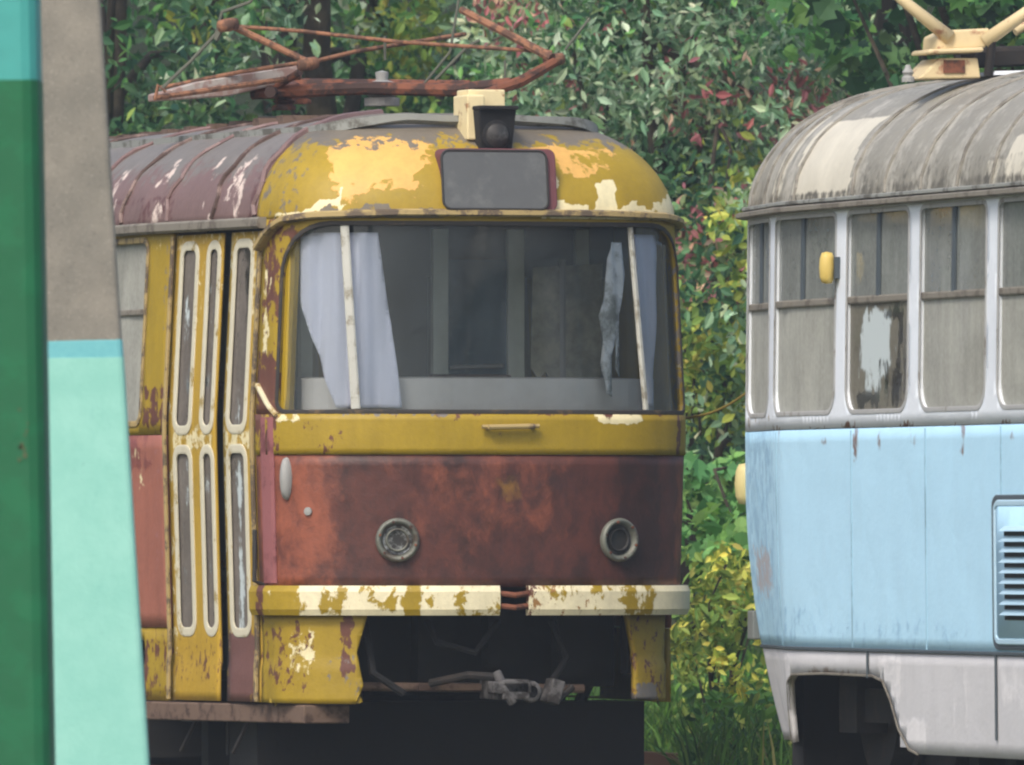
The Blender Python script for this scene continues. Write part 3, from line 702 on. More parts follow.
        m.add(vs, [(j*(n+1)+i, (j+1)*(n+1)+i, (j+1)*(n+1)+i+1, j*(n+1)+i+1) for j in range(k) for i in range(n)])
        return m
    def s_at(x, z, h):
        lo, hi = -sf, sf
        for _ in range(30):
            mid = (lo+hi)/2; p = inv.inverted() @ B.P(mid, z, h)
            if 512+p.x*F/(p.y+D0) < x: lo = mid
            else: hi = mid
        return lo
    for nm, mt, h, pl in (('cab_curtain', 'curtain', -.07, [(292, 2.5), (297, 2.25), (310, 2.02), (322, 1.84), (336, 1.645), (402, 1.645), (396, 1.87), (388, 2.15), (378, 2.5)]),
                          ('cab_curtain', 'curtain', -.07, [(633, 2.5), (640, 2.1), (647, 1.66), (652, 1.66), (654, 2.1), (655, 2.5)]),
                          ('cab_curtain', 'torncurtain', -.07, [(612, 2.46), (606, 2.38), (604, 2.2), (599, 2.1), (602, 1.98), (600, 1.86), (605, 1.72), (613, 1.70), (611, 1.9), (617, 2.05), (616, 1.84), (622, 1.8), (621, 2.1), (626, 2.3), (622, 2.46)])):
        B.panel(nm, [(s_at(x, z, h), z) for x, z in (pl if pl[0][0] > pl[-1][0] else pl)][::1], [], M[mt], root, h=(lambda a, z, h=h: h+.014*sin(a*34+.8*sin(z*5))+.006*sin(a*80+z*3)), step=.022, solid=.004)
    # passenger seats
    for k in range(8):
        for sx in (-.75, .75): m = MB(); m.box((sx, 2.6+k*1.2, 1.25), (.5, .42, .08)); m.box((sx, 2.82+k*1.2, 1.50), (.5, .06, .6)); m.box((sx, 2.6+k*1.2, 1.03), (.06, .3, .37)); m.build('passenger_seat', M['seat'], root, bevel=.02)
    return root, B

YT, YB = yellow_tram()

# ================================================================== BLUE TRAM
def BB_(B, v, z): return B.P(-B.sv(v), z, -.16)

def blue_tram():
    root = empty('tram', (5.535, 56.4-70, 0), radians(14.5))
    tag(root, 'pale blue tram with mossy grey roof and dusty side windows', 'tram')
    def off(v, z):
        o = 0
        w = min(1, max(0, (v-11.9)/1.2)) if v > 7 else min(1, max(0, (2.1-v)/1.2))
        if z < 1.3: o -= w*(.30*(1.3-z)**2)*.36+.010*(1.3-z)
        if z > 1.6: o -= .012*(z-1.6)
        return o
    B = Body(14, (1.12, .8, 1.8), (1.12, .8, 1.8), off=off, H=.62)
    for sg in (-1, 1):
        A = lambda v: sg*B.sv(v)
        vis = sg < 0
        st = .06 if vis else .25
        def quad(v1, v2, z1, z2):
            a, b = sorted((A(v1), A(v2))); return [(a, z1), (b, z1), (b, z2), (a, z2)]
        posts = [13.5, 12.52, 11.17, 9.94, 8.68, 7.4, 6.15, 4.9, 3.65, 2.4, .62]
        wins = [(b+.095, a-.095) for a, b in zip(posts, posts[1:])]
        wins[0] = (12.61, 13.3)
        holes = [rrect(*sorted((A(a), A(b))), 1.595, 2.525, .13, .12, 6, .07, .035) for a, b in wins]
        e0, e1 = .3, 13.7
        rust = [(1, A(12.35-.62*i+.2*math.sin(i*5)), 1.54+.008*math.sin(i*9), .16+.08*math.sin(i*3), .022, .62) for i in range(9)]
        B.panel('window_wall', quad(e0, e1, 1.522, 2.57), holes, M['postwhite'], root, step=st, mask=blobs(rust+[(0, A(12.9), 1.56, .5, .04, .4)]))
        bl = [(1, A(12.25-.62*i+.2*math.sin(i*5)), 1.47, .05, .06+.04*math.sin(i*4), .5) for i in range(7)]+[(2, A(12.9), .85, .3, .12, .6), (0, A(12.2), .60, .6, .1, .4), (0, A(12.9), 1.1, .5, .6, .5), (0, A(10.6), .56, 1.6, .07, .35)]
        B.panel('side_panel', quad(e0, e1, .492, 1.518), [], M['blue'], root, step=st, mask=blobs(bl))
        # skirt with the wheel opening cut into it
        def arch(c, flip=1):
            P = [(12.02, .20), (11.9, .34), (11.55, .365), (10.9, .36), (10.55, .35), (10.42, .28), (10.2, .12), (9.92, -.05), (9.9, -.2), (12.08, -.2), (12.08, .05)]
            P = [(A(c+(v-11)*flip), z) for v, z in P]
            return P if True else P
        a0, a1 = A(12.85), A(1.15)
        op = arch(11); op2 = arch(3, -1)
        def bottom():
            pass
        # outer polygon of the skirt goes round the openings
        pts = [(13.7, .49), (13.62, .3), (13.45, .04), (12.6, .04), (12.34, .04), (12.32, .2), (12.24, .32), (12.08, .365), (11.5, .375), (10.65, .372), (10.48, .35), (10.35, .26), (10.22, .13), (10.05, .04), (9.9, .02),
               (4.1, .02), (3.7, .13), (3.4, .33), (3.2, .368), (2.2, .36), (2.0, .3), (1.9, .02), (.8, .03), (.3, .3), (.3, .49)]
        P = [(A(v), z) for v, z in pts]
        if sg > 0: P = P[::-1]
        sm = blobs([(0, A(12.6), .3, .5, .25, .55), (0, A(10.0), .1, .2, .08, .7), (0, A(10.35), .4, .2, .15, .5), (1, A(11.2), .38, .8, .012, .6), (1, A(10.2), .03, .3, .02, .4), (0, A(9.2), .3, .15, .2, .35), (0, A(8.3), .35, .3, .1, .45)])
        B.panel('skirt', P, [], M['skirt'], root, step=st, h=-.004, mask=sm)
        arc = [(A(v), z) for v, z in pts[4:15]]
        B.trim('arch_lip', arc, .012, .005, M['gutter'], root, h0=0)
        B.trim('skirt_seam', [(A(13.6), .49), (A(.4), .49)], .016, .008, M['seamdark'], root)
        m = []
        for k, v in enumerate((12.35, 10.98, 9.74, 8.52, 7.2, 5.9)):
            B.trim('panel_seam', [(A(v), .5), (A(v), 1.51)], .02, .0012, M['seamblue'], root)
        for v in (10.72, 8.62, 6.6): B.trim('skirt_joint', [(A(v), .10 if v < 10 else .36), (A(v), .485)], .018, .008, M['seamdark'], root)
        for i, ((a, b), h) in enumerate(zip(wins, holes)):
            lo, hi = sorted((A(a), A(b)))
            zb = 2.115
            mk = None; mt = M['dusty']
            if i == 2:
                cx = (lo+hi)/2; mt = M['brokenglass']; mk = blobs([(0, cx-.08, 1.92, .24, .14, .85), (0, cx-.12, 1.78, .16, .12, .62), (0, cx+.15, 1.84, .12, .1, .5), (1, cx+.22, 2.05, .22, .05, .6), (1, cx+.35, 1.85, .06, .22, .55), (1, cx-.2, 1.65, .22, .05, .62), (1, cx+.18, 1.70, .10, .12, .62), (1, cx, 1.73, .04, .12, .5)])
            w = B.panel('window', rrect(lo-.01, hi+.01, 1.585, zb, .1, .1, 5, .01, .01), [], mt, root, h=-.02, step=.07 if i == 2 else .3, solid=0, mask=mk)
            B.panel('vent_pane', [(lo-.01, zb), (hi+.01, zb), (hi+.01, 2.535), (lo-.01, 2.535)], [], M['dusty2'], w, h=-.02, step=.3, solid=0)
            B.trim('gasket', h, .022, .004, M['postgrey'], w, closed=True)
            B.trim('vent_bar', [(lo, zb), (hi, zb)], .035, .014, M['gutter'], w, h0=-.018)
            f = .47
            B.trim('vent_divider', [(lo+(hi-lo)*f, zb), (lo+(hi-lo)*f, 2.52)], .055, .012, M['seamdark'], w, h0=-.018)
            if i in (2, 3): B.panel('blind', [(lo+.1, zb+.02), (lo+(hi-lo)*f-.05, zb+.02), (lo+(hi-lo)*f-.05, 2.50), (lo+.1, 2.50)], [], M['cab'], w, h=-.12, step=.2, solid=.004)
        B.trim('gutter', [(A(.1), 2.558), (A(13.95), 2.558)], .03, .06, M['gutter'], root)
        B.trim('gutter_strip', [(A(.1), 2.59), (A(13.95), 2.59)], .02, .03, M['ridge'], root)
    se = B.sv(13.7)
    for (a0, a1) in ((se, B.T), (-B.T, -se)):
        B.panel('rear_wall', [(a0, .2), (a1, .2), (a1, 2.57), (a0, 2.57)], [rrect(a0+.12, a1-.05, 1.6, 2.5)], M['blue'], root, step=.15)
        B.panel('rear_window', rrect(a0+.1, a1-.03, 1.58, 2.52), [], M['dusty'], root, h=-.02, step=.3, solid=0)
    s0 = B.sv(.3)
    hole = rrect(-s0+.15, s0-.15, 1.65, 2.5, .1, .1)
    B.panel('front_wall', [(-s0, .3), (s0, .3), (s0, 2.57), (-s0, 2.57)], [hole], M['blue'], root, step=.12)
    B.panel('windshield', hole, [], M['windshield'], root, h=-.02, step=.15, solid=0)
    # roof
    def rm(a, q):
        z = sin(radians(q)); v = B.base(abs(a))[1]; c = [0, 0, 0]
        # sections of old roof cloth between the bows
        if 11.12 < v+.05*sin(z*9) < 12.1 and z < .66: c[0] = .95
        elif 12.3 < v < 12.6 and z < .72: c[0] = .62
        elif 12.85 < v < 12.95 and z < .6: c[0] = .5
        elif 8.2 < v < 8.55 and z < .42: c[0] = .85
        elif 8.55 < v < 8.85 and z < .25: c[0] = .5
        else: c[2] = .4+.16*sin(v*11)
        if z < .26 and not (11.1 < v < 12.1): c[1] = .36
        if z < .1: c[1] = .6
        if 12.42 < v < 12.56: c[1] = .55
        if z > .8: c[1] = .35; c[2] = .35
        return tuple(c)
    B.roofpanel('roof', -B.T, 0, 0, 90, M['blueroof'], root, rm, 400, 36)
    B.roofpanel('roof', 0, B.T, 0, 90, M['blueroof'], root, rm, 120, 18)
    for k, v in enumerate([13.2, 12.8, 12.42, 12.0, 11.0, 10.45, 9.85, 9.25, 8.7, 8.15, 7.6, 7.0, 5.8, 4.6, 3.4, 2.2]):
        m = MB(); m.tube([B.R(-B.sv(v+.01*sin(i*2.1+k)), 3+82*i/15, .003) for i in range(16)], .011, 6); m.build('roof_bow', M['bow'], root)
    # walkway board and its feet
    m = MB()
    for i, (v0, v1) in enumerate([(12.7, 11.4), (11.38, 10.1), (10.08, 9.0), (8.98, 7.6), (7.5, 5)]):
        m.box((-.62, (v0+v1)/2, 3.115+.004*(i % 2)), (.16, v0-v1-.03, .028)); m.box((-.44, (v0+v1)/2, 3.13), (.14, v0-v1-.03, .028))
        m.box((.6, (v0+v1)/2, 3.115), (.16, v0-v1-.03, .028))
    for i in range(8): m.box((-.58, 12.5-i*.9, 3.08), (.3, .05, .06))
    pieces('roof_board', m, M['ridge'], root)
    # louvred hatch
    A = lambda v: -B.sv(v)
    h = B.panel('louvre_hatch', rrect(A(8.54), A(6.6), .56, 1.15, .05, .03), [], M['blue'], root, h=.02, step=.2)
    B.trim('hatch_frame', rrect(A(8.57), A(6.56), .545, 1.165, .06, .03), .03, .022, M['louvre'], h, closed=True)
    B.trim('hatch_frame_shadow_gap', rrect(A(8.62), A(6.52), .53, 1.18, .06, .03), .045, .012, M['seamdark'], h, closed=True)
    m = MB()
    for k in range(9):
        z = 1.062-k*.047
        for (va, vb) in ((8.40, 7.65), (7.55, 6.8)):
            p0, p1 = B.P(A(va), z, .0), B.P(A(vb), z, .0); n = B.N(A(va))
            m.prism([p0+n*.022, p0+n*.052+Vector((0, 0, -.022)), p0+n*.022+Vector((0, 0, -.02))], p1-p0)
    m.build('louvre_slats', M['louvre'], h)
    m = MB()
    for k in range(9):
        z = 1.062-k*.047
        for (va, vb) in ((8.40, 7.65), (7.55, 6.8)):
            p0, p1 = B.P(A(va), z-.024, .0), B.P(A(vb), z-.024, .0); n = B.N(A(va))
            m.prism([p0+n*.0215, p0+n*.024, p0+n*.024+Vector((0, 0, -.02)), p0+n*.0215+Vector((0, 0, -.01))], p1-p0)
    m.build('louvre_slots', M['dark'], h)
    # lamps
    m = MB(); a = A(11.24); c = B.P(a, 2.27, .0); n = B.N(a)
    prof = [(.0, -.075), (.024, -.07), (.034, -.045), (.037, 0), (.034, .045), (.024, .07), (0, .075)]
    m.lathe(prof, c+n*.05, (0, 0, 1), 20); m.build('marker_lamp', M['amber'], root, smooth=True)
    m = MB(); m.box(c+n*.01, (.03, .1, .1)); m.build('marker_base', M['seamdark'], root)
    for (v, z, r, mt, nm) in ((13.45, 1.27, .07, 'paleamber', 'turn_signal'), ):
        a = A(v); c = B.P(a, z); n = B.N(a); m = MB(); m.lathe([(.0, -.1), (.035, -.095), (.05, -.06), (.055, 0), (.05, .06), (.035, .095), (0, .1)], c+n*.0, (0, 0, 1), 20); m.build(nm, M[mt], root, smooth=True)
    a = A(13.55); m = MB(); m.box(B.P(a, .59, .03), (.06, .1, .14)); m.build('tail_reflector', M['darkgrey'], root, bevel=.008)
    # pantograph foot
    inv = (Matrix.Translation((5.535, 56.4-70, 0)) @ Matrix.Rotation(radians(14.5), 4, 'Z')).inverted()
    L = lambda x, y, d: inv @ at(x, y, d)
    pg = empty('pantograph'); pg.parent = root
    d = 66.5
    m = MB(); m.tube([L(870, -28, d), L(905, 2, d), L(950, 38, d)], [.02, .026, .034], 12); m.tube([L(1060, -14, d), L(1024, 14, d), L(984, 42, d)], [.022, .028, .034], 12); m.tube([L(1060, 5, d+.6), L(1015, 32, d+.5)], .02, 10)
    pieces('arm', m, M['creamsteel'], pg, smooth=True)
    m = MB(); m.prism([L(937, 50, d), L(986, 48, d), L(990, 28, d), L(950, 30, d), L(938, 36, d)], (0, .25, 0)); m.prism([L(928, 54, d-.05), L(984, 52, d-.05), L(984, 47, d-.05), L(930, 49, d-.05)], (0, .3, 0)); m.build('arm_housing', M['creamsteel'], pg, bevel=.01)
    m = MB(); m.prism([L(918, 79, d), L(940, 58, d), L(978, 58, d), L(981, 78, d)], (0, .3, 0)); m.build('pedestal', M['creamsteel'], pg, bevel=.008)
    m = MB(); m.prism([L(944, 73, d-.01), L(944, 60, d-.01), L(965, 60, d-.01), L(965, 73, d-.01)], (0, .012, 0)); m.build('pedestal_rust_plate', M['darkrust'], pg)
    m = MB(); m.prism([L(984, 66, d+.2), L(1070, 62, d+.2), L(1070, 48, d+.2), L(986, 52, d+.2)], (0, .5, 0)); m.tube([L(960, 54, d+.4), L(1080, 50, d+.4)], .03, 8); m.tube([L(988, 76, d), L(992, 40, d)], .022, 8); m.build('base_frame', M['dark'], pg)
    m = MB(); m.prism([L(993, 75, d), L(1080, 73, d), L(1080, 69, d), L(995, 71, d)], (0, .3, 0)); m.build('deck_plate', M['postwhite'], pg)
    m = MB(); m.lathe([(.03, 0), (.03, .02), (.02, .03), (.028, .045), (.018, .06), (.01, .08), (0, .08)], L(908, 82, d), (0, 0, 1), 14); m.build('insulator', M['greybox'], pg)
    # underframe, with black filler boxes standing in for shade in the wheel opening
    m = MB(); m.box((0, 7, .55), (2.1, 12, .2)); m.box((.1, 6.8, .2), (1.9, 4.2, .6)); m.box((0, 13.0, .42), (1.5, .6, .4)); m.box((0, 12.75, .06), (2.02, .2, .8)); m.box((0, 9.2, .1), (2.0, .15, .6)); m.box((.35, 11.1, .2), (1.5, 2.9, .5)); m.box((.2, 12.7, .1), (1.6, .15, .8)); m.box((0, 9.8, -.05), (2.0, .15, .8)); m.box((.6, 11, -.05), (.1, 3, .5)); m.build('underframe', M['black'], root)
    m = MB(); m.prism([BB_(B, 10.05, .04), BB_(B, 10.75, .04), BB_(B, 10.75, .37), BB_(B, 10.3, .37)], (.05, .0, 0)); m.build('arch_gusset', M['skirt'], root)
    m = MB(); m.box((-.95, 8.3, -.05), (.1, .9, .1)); pieces('mud_flap', m, M['dark'], root)
    wheelset(root, 11.1); wheelset(root, 3.0)
    # inside
    m = MB(); m.box((0, 7, .86), (2.2, 10, .05)); m.build('floor', M['inside'], root)
    for k in range(9):
        for sx in (-.75, .75): m = MB(); m.box((sx, 2.2+k*1.1, 1.3), (.5, .42, .08)); m.box((sx, 2.42+k*1.1, 1.55), (.5, .06, .6)); m.box((sx, 2.2+k*1.1, 1.07), (.06, .3, .4)); m.build('passenger_seat', M['seat'], root, bevel=.02)
    m = MB()
    for k in range(5): m.tube([(-.5, 3+k*2.1, .88), (-.5, 3+k*2.1, 3.0)], .018, 8)
    m.tube([(-.5, 1.2, 2.5), (-.5, 12.6, 2.5)], .016, 8); m.build('handrail', M['greybox'], root)
    return root, B
BT, BB = blue_tram()

# rope between the trams
m = MB()
p0, p1 = at(686, 418, 71.2), at(752, 389, 69.5)
m.tube([p0+(p1-p0)*(i/10)+Vector((0, 0, -.03*sin(pi*i/10))) for i in range(11)], .007, 6)
tag(m.build('rope', M['rope']), 'thin yellow rope strung between the two trams', 'rope')

# ================================================================== POLES
def pole_mesh(p_bot, p_top, r0, r1, z_marks, n=4, bev=.16, rot=0):
    """tapered pole of (bevelled) square or round section; returns ring builder"""
    def ring(z):
        t = (z-p_bot.z)/(p_top.z-p_bot.z); c = p_bot+(p_top-p_bot)*t; r = r0+(r1-r0)*t; out = []
        if n == 4:
            for (x, y) in rrect(-r, r, -r, r, r*bev, r*bev, 3): out.append(Vector((c.x+x*cos(rot)-y*sin(rot), c.y+x*sin(rot)+y*cos(rot), z)))
        else:
            for k in range(n): q = 2*pi*k/n; out.append(Vector((c.x+r*cos(q), c.y+r*sin(q), z)))
        return out
    return ring
def segment(ring, z0, z1, name, mat, parent, grow=0, ns=10, wob=0):
    m = MB(); vs = []
    zs = [z0+(z1-z0)*i/ns for i in range(ns+1)]; k = 0
    for z in zs:
        R = ring(z); c = sum(R, Vector())/len(R); k = len(R)
        for j, p in enumerate(R):
            e = (p-c).normalized()*grow
            q = p+e
            if wob and (z == zs[-1]): q.z += wob*noise.noise(Vector((j*.35, 0, 5)))
            vs.append(q)
    fs = [(i*k+j, i*k+(j+1) % k, (i+1)*k+(j+1) % k, (i+1)*k+j) for i in range(ns) for j in range(k)]+[tuple(range(k))[::-1], tuple(range(ns*k, ns*k+k))]
    m.add(vs, fs); return m.build(name, mat, parent, smooth=(n_round(k)))
def n_round(k): return k > 24

t = NT('rough_grey_concrete')
a, b, c = t.noise(60, 4, .75), t.noise(5, 5, .6), t.noise(110, 3, .7)
col = t.mix(t.step(b, .35, .7), srgb(128, 124, 114), srgb(146, 140, 128)); col = t.mix(t.math('MULTIPLY', t.step(a, .56, .66), .45), col, srgb(96, 92, 86)); col = t.mix(t.math('MULTIPLY', t.step(c, .58, .66), .6), col, srgb(172, 166, 152))
M['concrete'] = t.done(t.bsdf(col, .9, 0, a, .6, .004))
t = NT('pale_teal_wash')
a, b, c = t.noise(55, 4, .75), t.noise(4, 6, .7), t.noise(30, 5, .7, stretch=(1, 1, .3))
col = t.mix(t.step(b, .35, .7), srgb(140, 204, 188), srgb(154, 214, 198)); col = t.mix(t.math('MULTIPLY', t.step(c, .6, .75), .35), col, srgb(112, 184, 172)); col = t.mix(t.math('MULTIPLY', t.step(a, .66, .7), .35), col, srgb(96, 150, 140))
M['teal'] = t.done(t.bsdf(col, .75, 0, a, .5, .004))
t = NT('blue_teal_first_coat'); a = t.noise(40, 4, .7); M['teal2'] = t.done(t.bsdf(t.mix(a, srgb(98, 176, 186), srgb(128, 200, 200)), .75, 0, a, .4, .003))

d = 55.0
zb = -.3
def edge(y): return 99+48*y/765
pb, ptp = at(edge(945)-52, 945, d), at(edge(-1900)-40, -1900, d)
pc = empty('pole', (pb.x, pb.y, -.25)); tag(pc, 'leaning square concrete pole painted pale teal below its bare grey top', 'pole')
def rel(v): return v-Vector((pb.x, pb.y, -.25))
ring = pole_mesh(rel(pb), rel(ptp), .199, .153, None, 4, .12, radians(4))
zz = lambda y, d_: CZ+(HY-y)*d_/F+.25
segment(ring, rel(pb).z-.05, rel(ptp).z, 'shaft', M['concrete'], pc, 0, 20)
segment(ring, rel(pb).z, zz(358, d), 'teal_coat', M['teal'], pc, .004, 40, wob=.01)
segment(ring, rel(pb).z, zz(341, d), 'blue_teal_edge', M['teal2'], pc, .0025, 40, wob=.015)

d = 50.0
def edge2(y): return 40+14*y/765
r = .24; s_ = F/d
pb2, pt2 = at(edge2(990)-r*s_, 990, d), at(edge2(-2400)-(r-.01)*s_, -2400, d)
pg2 = empty('pole', (pb2.x, pb2.y, -.25)); tag(pg2, 'thick glossy green post with a turquoise top, in front of the concrete pole', 'pole')
def rel2(v): return v-Vector((pb2.x, pb2.y, -.25))
ring2 = pole_mesh(rel2(pb2), rel2(pt2), r, r-.01, None, 4, .25, 0)
segment(ring2, rel2(pb2).z, zz(82, d), 'green_shaft', M['green'], pg2, .0, 30, wob=.006)
segment(ring2, zz(84, d), rel2(pt2).z, 'turquoise_shaft', M['turq'], pg2, -.004, 20)
m = MB()
for i in range(10):
    y = rnd.gauss(440, 18); R_ = ring2(zz(y, d)); c = sum(R_, Vector())/len(R_)
    n = Vector((0, -1, 0)); p = c+n*r+Vector((r*rnd.uniform(.6, .74), 0, 0)); w = rnd.uniform(.003, .008); tt = Vector((-n.y, n.x, 0))
    m.prism([p+tt*w*cos(k)+Vector((0, 0, w*1.6*sin(k)))-n*.004 for k in (0, 1.1, 2.2, 3.3, 4.2, 5.3)], n*.0055)
pieces('paint_chip', m, M['chips'], pg2)

# ================================================================== GROUND
t = NT('grassy_ground'); a = t.noise(1.2, 6, .7); b = t.noise(18, 5, .7)
col = t.mix(a, srgb(58, 70, 34), srgb(88, 84, 52)); col = t.mix(t.math('MULTIPLY', t.step(b, .5, .65), .5), col, srgb(44, 56, 24)); M['ground'] = t.done(t.bsdf(col, .95, 0, b, .8, .03))
def gz(x, y):
    return -.25+(max(0, y-6)*.018 if y < 30 else .43+(y-30)*.12)+.03*noise.noise(Vector((x*.4, y*.4, 0)))*(1 if y > 2 else .2)
m = MB(); xs = [-160, -120, -60, -30]+[-20+i for i in range(41)]+[30, 60, 120, 160]; ys = [-160, -120, -60]+[-30+i*2 for i in range(51)]+[80, 120]
m.add([(x, y, gz(x, y) if y < 72 else gz(x, 72)) for y in ys for x in xs], [(j*len(xs)+i, j*len(xs)+i+1, (j+1)*len(xs)+i+1, (j+1)*len(xs)+i) for j in range(len(ys)-1) for i in range(len(xs)-1)])
# carry the sheet on to the horizon
tag(m.build('ground', M['ground'], smooth=True), kind='structure')
t = NT('wooded_slope'); a = t.noise(.6, 6, .7); b = t.noise(5, 5, .7)
col = t.mix(a, srgb(24, 38, 18), srgb(46, 62, 30)); M['slope'] = t.done(t.bsdf(col, .95, 0, b, 1, .3))
m = MB(); vs = []; nx, ny = 60, 14
for j in range(ny+1):
    for i in range(nx+1):
        x = -60+120*i/nx; y = 38+j*2.2; z = -1+j*1.5+1.2*noise.noise(Vector((x*.15, j*.4, 3))); vs.append((x, y, z))
m.add(vs, [(j*(nx+1)+i, j*(nx+1)+i+1, (j+1)*(nx+1)+i+1, (j+1)*(nx+1)+i) for j in range(ny) for i in range(nx)])
tag(m.build('hillside', M['slope'], smooth=True), kind='structure')
# rails
for (root, nm) in ((YT, 0), (BT, 1)):
    for u in (-.75, .75):
        m = MB(); m.box((0, 0, 0), (.07, 60, .12)); o = m.build('track', M['rails'])
        Rm = Matrix.Rotation(root.rotation_euler.z, 4, 'Z'); p = Vector(root.location)+Rm @ Vector((u, 6, -.21)); o.location = p; o.rotation_euler = (0, 0, root.rotation_euler.z); tag(o, kind='structure')

# ================================================================== FOLIAGE
def leaf_shape(kind):
    if kind == 'maple':
        pts = [(0, -.5, 0), (.22, -.42, .04), (.5, -.15, .1), (.28, 0, .03), (.48, .3, .1), (.16, .22, .02), (0, .6, .05), (-.16, .22, .02), (-.48, .3, .1), (-.28, 0, .03), (-.5, -.15, .1), (-.22, -.42, .04)]
        c = (0, 0, -.04); return [Vector(p) for p in pts]+[Vector(c)], [(i, (i+1) % 12, 12) for i in range(12)]
    pts = [(0, -.5, 0), (.2, -.22, .07), (.24, .08, .08), (0, .55, 0), (-.24, .08, .08), (-.2, -.22, .07)]
    return [Vector(p) for p in pts], [(0, 1, 2, 3), (0, 3, 4, 5)]
def add_leaf(m, c, size, kind, col, r, up=.5, narrow=1, shapes={}):
    if kind not in shapes: shapes[kind] = leaf_shape(kind)
    vs, fs = shapes[kind]
    n = Vector((r.gauss(0, 1), r.gauss(-.5, 1), r.gauss(up, .8))).normalized(); a = Vector((r.gauss(0, .7), r.gauss(0, .7), r.gauss(-.5, .6))); a = (a-n*a.dot(n)).normalized(); b = a.cross(n)
    m.add([c+(b*v.x*narrow+a*v.y+n*v.z)*size for v in vs], fs, col)
def mixcol(pal, r, dark=1.55):
    c = pal[r.choices(range(len(pal)), [p[1] for p in pal])[0]][0]; k = r.uniform(.65, 1.35)*dark; h = r.uniform(-.1, .1)
    return (c[0]*k*(1+h), c[1]*k, c[2]*k*(1-h))
def crown_mesh(clumps, per, size, kind, pal, seed, spread=.28, narrow=1, sub=None):
    """clumps: (centre, radius, weight, palette index)"""
    r = random.Random(seed); m = MB()
    for c, rad, pl in clumps:
        for _ in range(int(per)):
            g = Vector((r.gauss(0, 1), r.gauss(0, 1), r.gauss(0, 1))); g = g.normalized()*rad*r.random()**.45
            add_leaf(m, c+g, size*r.choice((.6, .8, 1, 1, 1.2, 1.45))*r.uniform(.9, 1.1), kind, mixcol(pal[pl], r), r, narrow=narrow)
    return m
def tree(name, label, cat, base, trunk_top, box, nclump, per, size, kind, pal, seed, crad=(.18, .4), lean=0, trunk_r=.12, limbs=8, group=None, weights=None, narrow=1, pick=None):
    """box: (x0,x1,y0,y1,z0,z1) in world metres for the crown"""
    r = random.Random(seed); root = empty(name, base); tag(root, label, cat, group)
    B_ = Vector(base); x0, x1, y0, y1, z0, z1 = box; cl = []
    cx, cy, cz = (x0+x1)/2, (y0+y1)/2, (z0+z1)/2
    while len(cl) < nclump:
        p = Vector((r.uniform(x0, x1), r.uniform(y0, y1), r.uniform(z0, z1)))
        q = (abs((p.x-cx)/(x1-x0)*2)**2.6+abs((p.y-cy)/(y1-y0)*2)**2.6+abs((p.z-cz)/(z1-z0)*2)**2.6)
        if q > 1: continue
        pl = pick(p, r) if pick else r.randrange(len(pal))
        cl.append((p-B_, r.uniform(*crad), pl))
    crown_mesh(cl, per, size, kind, pal, seed+1, narrow=narrow).build('crown', M['leaf'], root, fix=False)
    m = MB(); top = Vector(trunk_top)-B_; pts = [top*(i/6)+Vector((.06*sin(i*2+seed)*(i > 0), .05*cos(i*1.3), 0)) for i in range(7)]
    m.tube(pts, [trunk_r*(1-.11*i) for i in range(7)], 10)
    for k in range(limbs):
        s0 = pts[2+k % 5]; c = cl[r.randrange(len(cl))][0]; mid = (s0+c)/2+Vector((r.uniform(-.1, .1), r.uniform(-.1, .1), .12)); m.tube([s0, mid, c], [trunk_r*.42, trunk_r*.25, .008], 6)
    m.build('trunk', M['bark'], root, smooth=True)
    return root

g = lambda *a: srgb(*a)[:3]
DG = [(g(62, 98, 66), 5), (g(84, 116, 76), 4), (g(104, 126, 62), 1), (g(38, 68, 52), 3)]
YG = [(g(146, 156, 72), 3), (g(112, 138, 66), 4), (g(170, 164, 84), .6)]
GG = [(g(122, 150, 116), 5), (g(150, 170, 140), 4), (g(92, 122, 92), 4), (g(176, 184, 158), 2)]
PK = [(g(160, 98, 104), 4), (g(140, 88, 88), 2), (g(176, 146, 124), 2), (g(112, 132, 92), 6)]
MG = [(g(80, 126, 70), 5), (g(104, 148, 80), 3), (g(56, 98, 62), 4)]
LG = [(g(108, 150, 84), 5), (g(134, 168, 96), 2), (g(78, 122, 70), 4)]
YL = [(g(204, 196, 92), 5), (g(168, 176, 78), 4), (g(120, 140, 64), 3)]

def wx(px, Y): return (px-512)*(Y+D0)/F
def wz(py, Y): return CZ+(HY-py)*(Y+D0)/F
def vbox(px0, px1, py0, py1, Y0, Y1):
    Y = (Y0+Y1)/2; return (wx(px0, Y), wx(px1, Y), Y0, Y1, wz(py1, Y), wz(py0, Y))
def pick_fn(rules, default):
    def f(p, r):
        k = F/(p.y+D0); x = 512+p.x*k; y = HY-(p.z-CZ)*k
        for (x0, x1, y0, y1, pr, pl) in rules:
            if x0 < x < x1 and y0 < y < y1 and r.random() < pr: return pl
        return default(r)
    return f
PALS = [DG, YG, GG, PK, MG, LG, YL]
def gr(x, y): return (x, y, gz(x, y)-.05)
Y = 15
tree('tree', 'dark green tree behind the yellow tram roof, nearest the concrete pole', 'tree', gr(wx(118, Y), Y), (wx(112, Y), Y, wz(-220, Y)), vbox(-260, 330, -330, 260, 13, 18), 260, 62, .08, 'oval', PALS, 11, trunk_r=.10,
     pick=pick_fn([(180, 330, 0, 30, .4, 1), (100, 200, 20, 110, .25, 2)], lambda r: r.choice([0, 0, 0, 0, 4, 4, 2])))
Y = 17
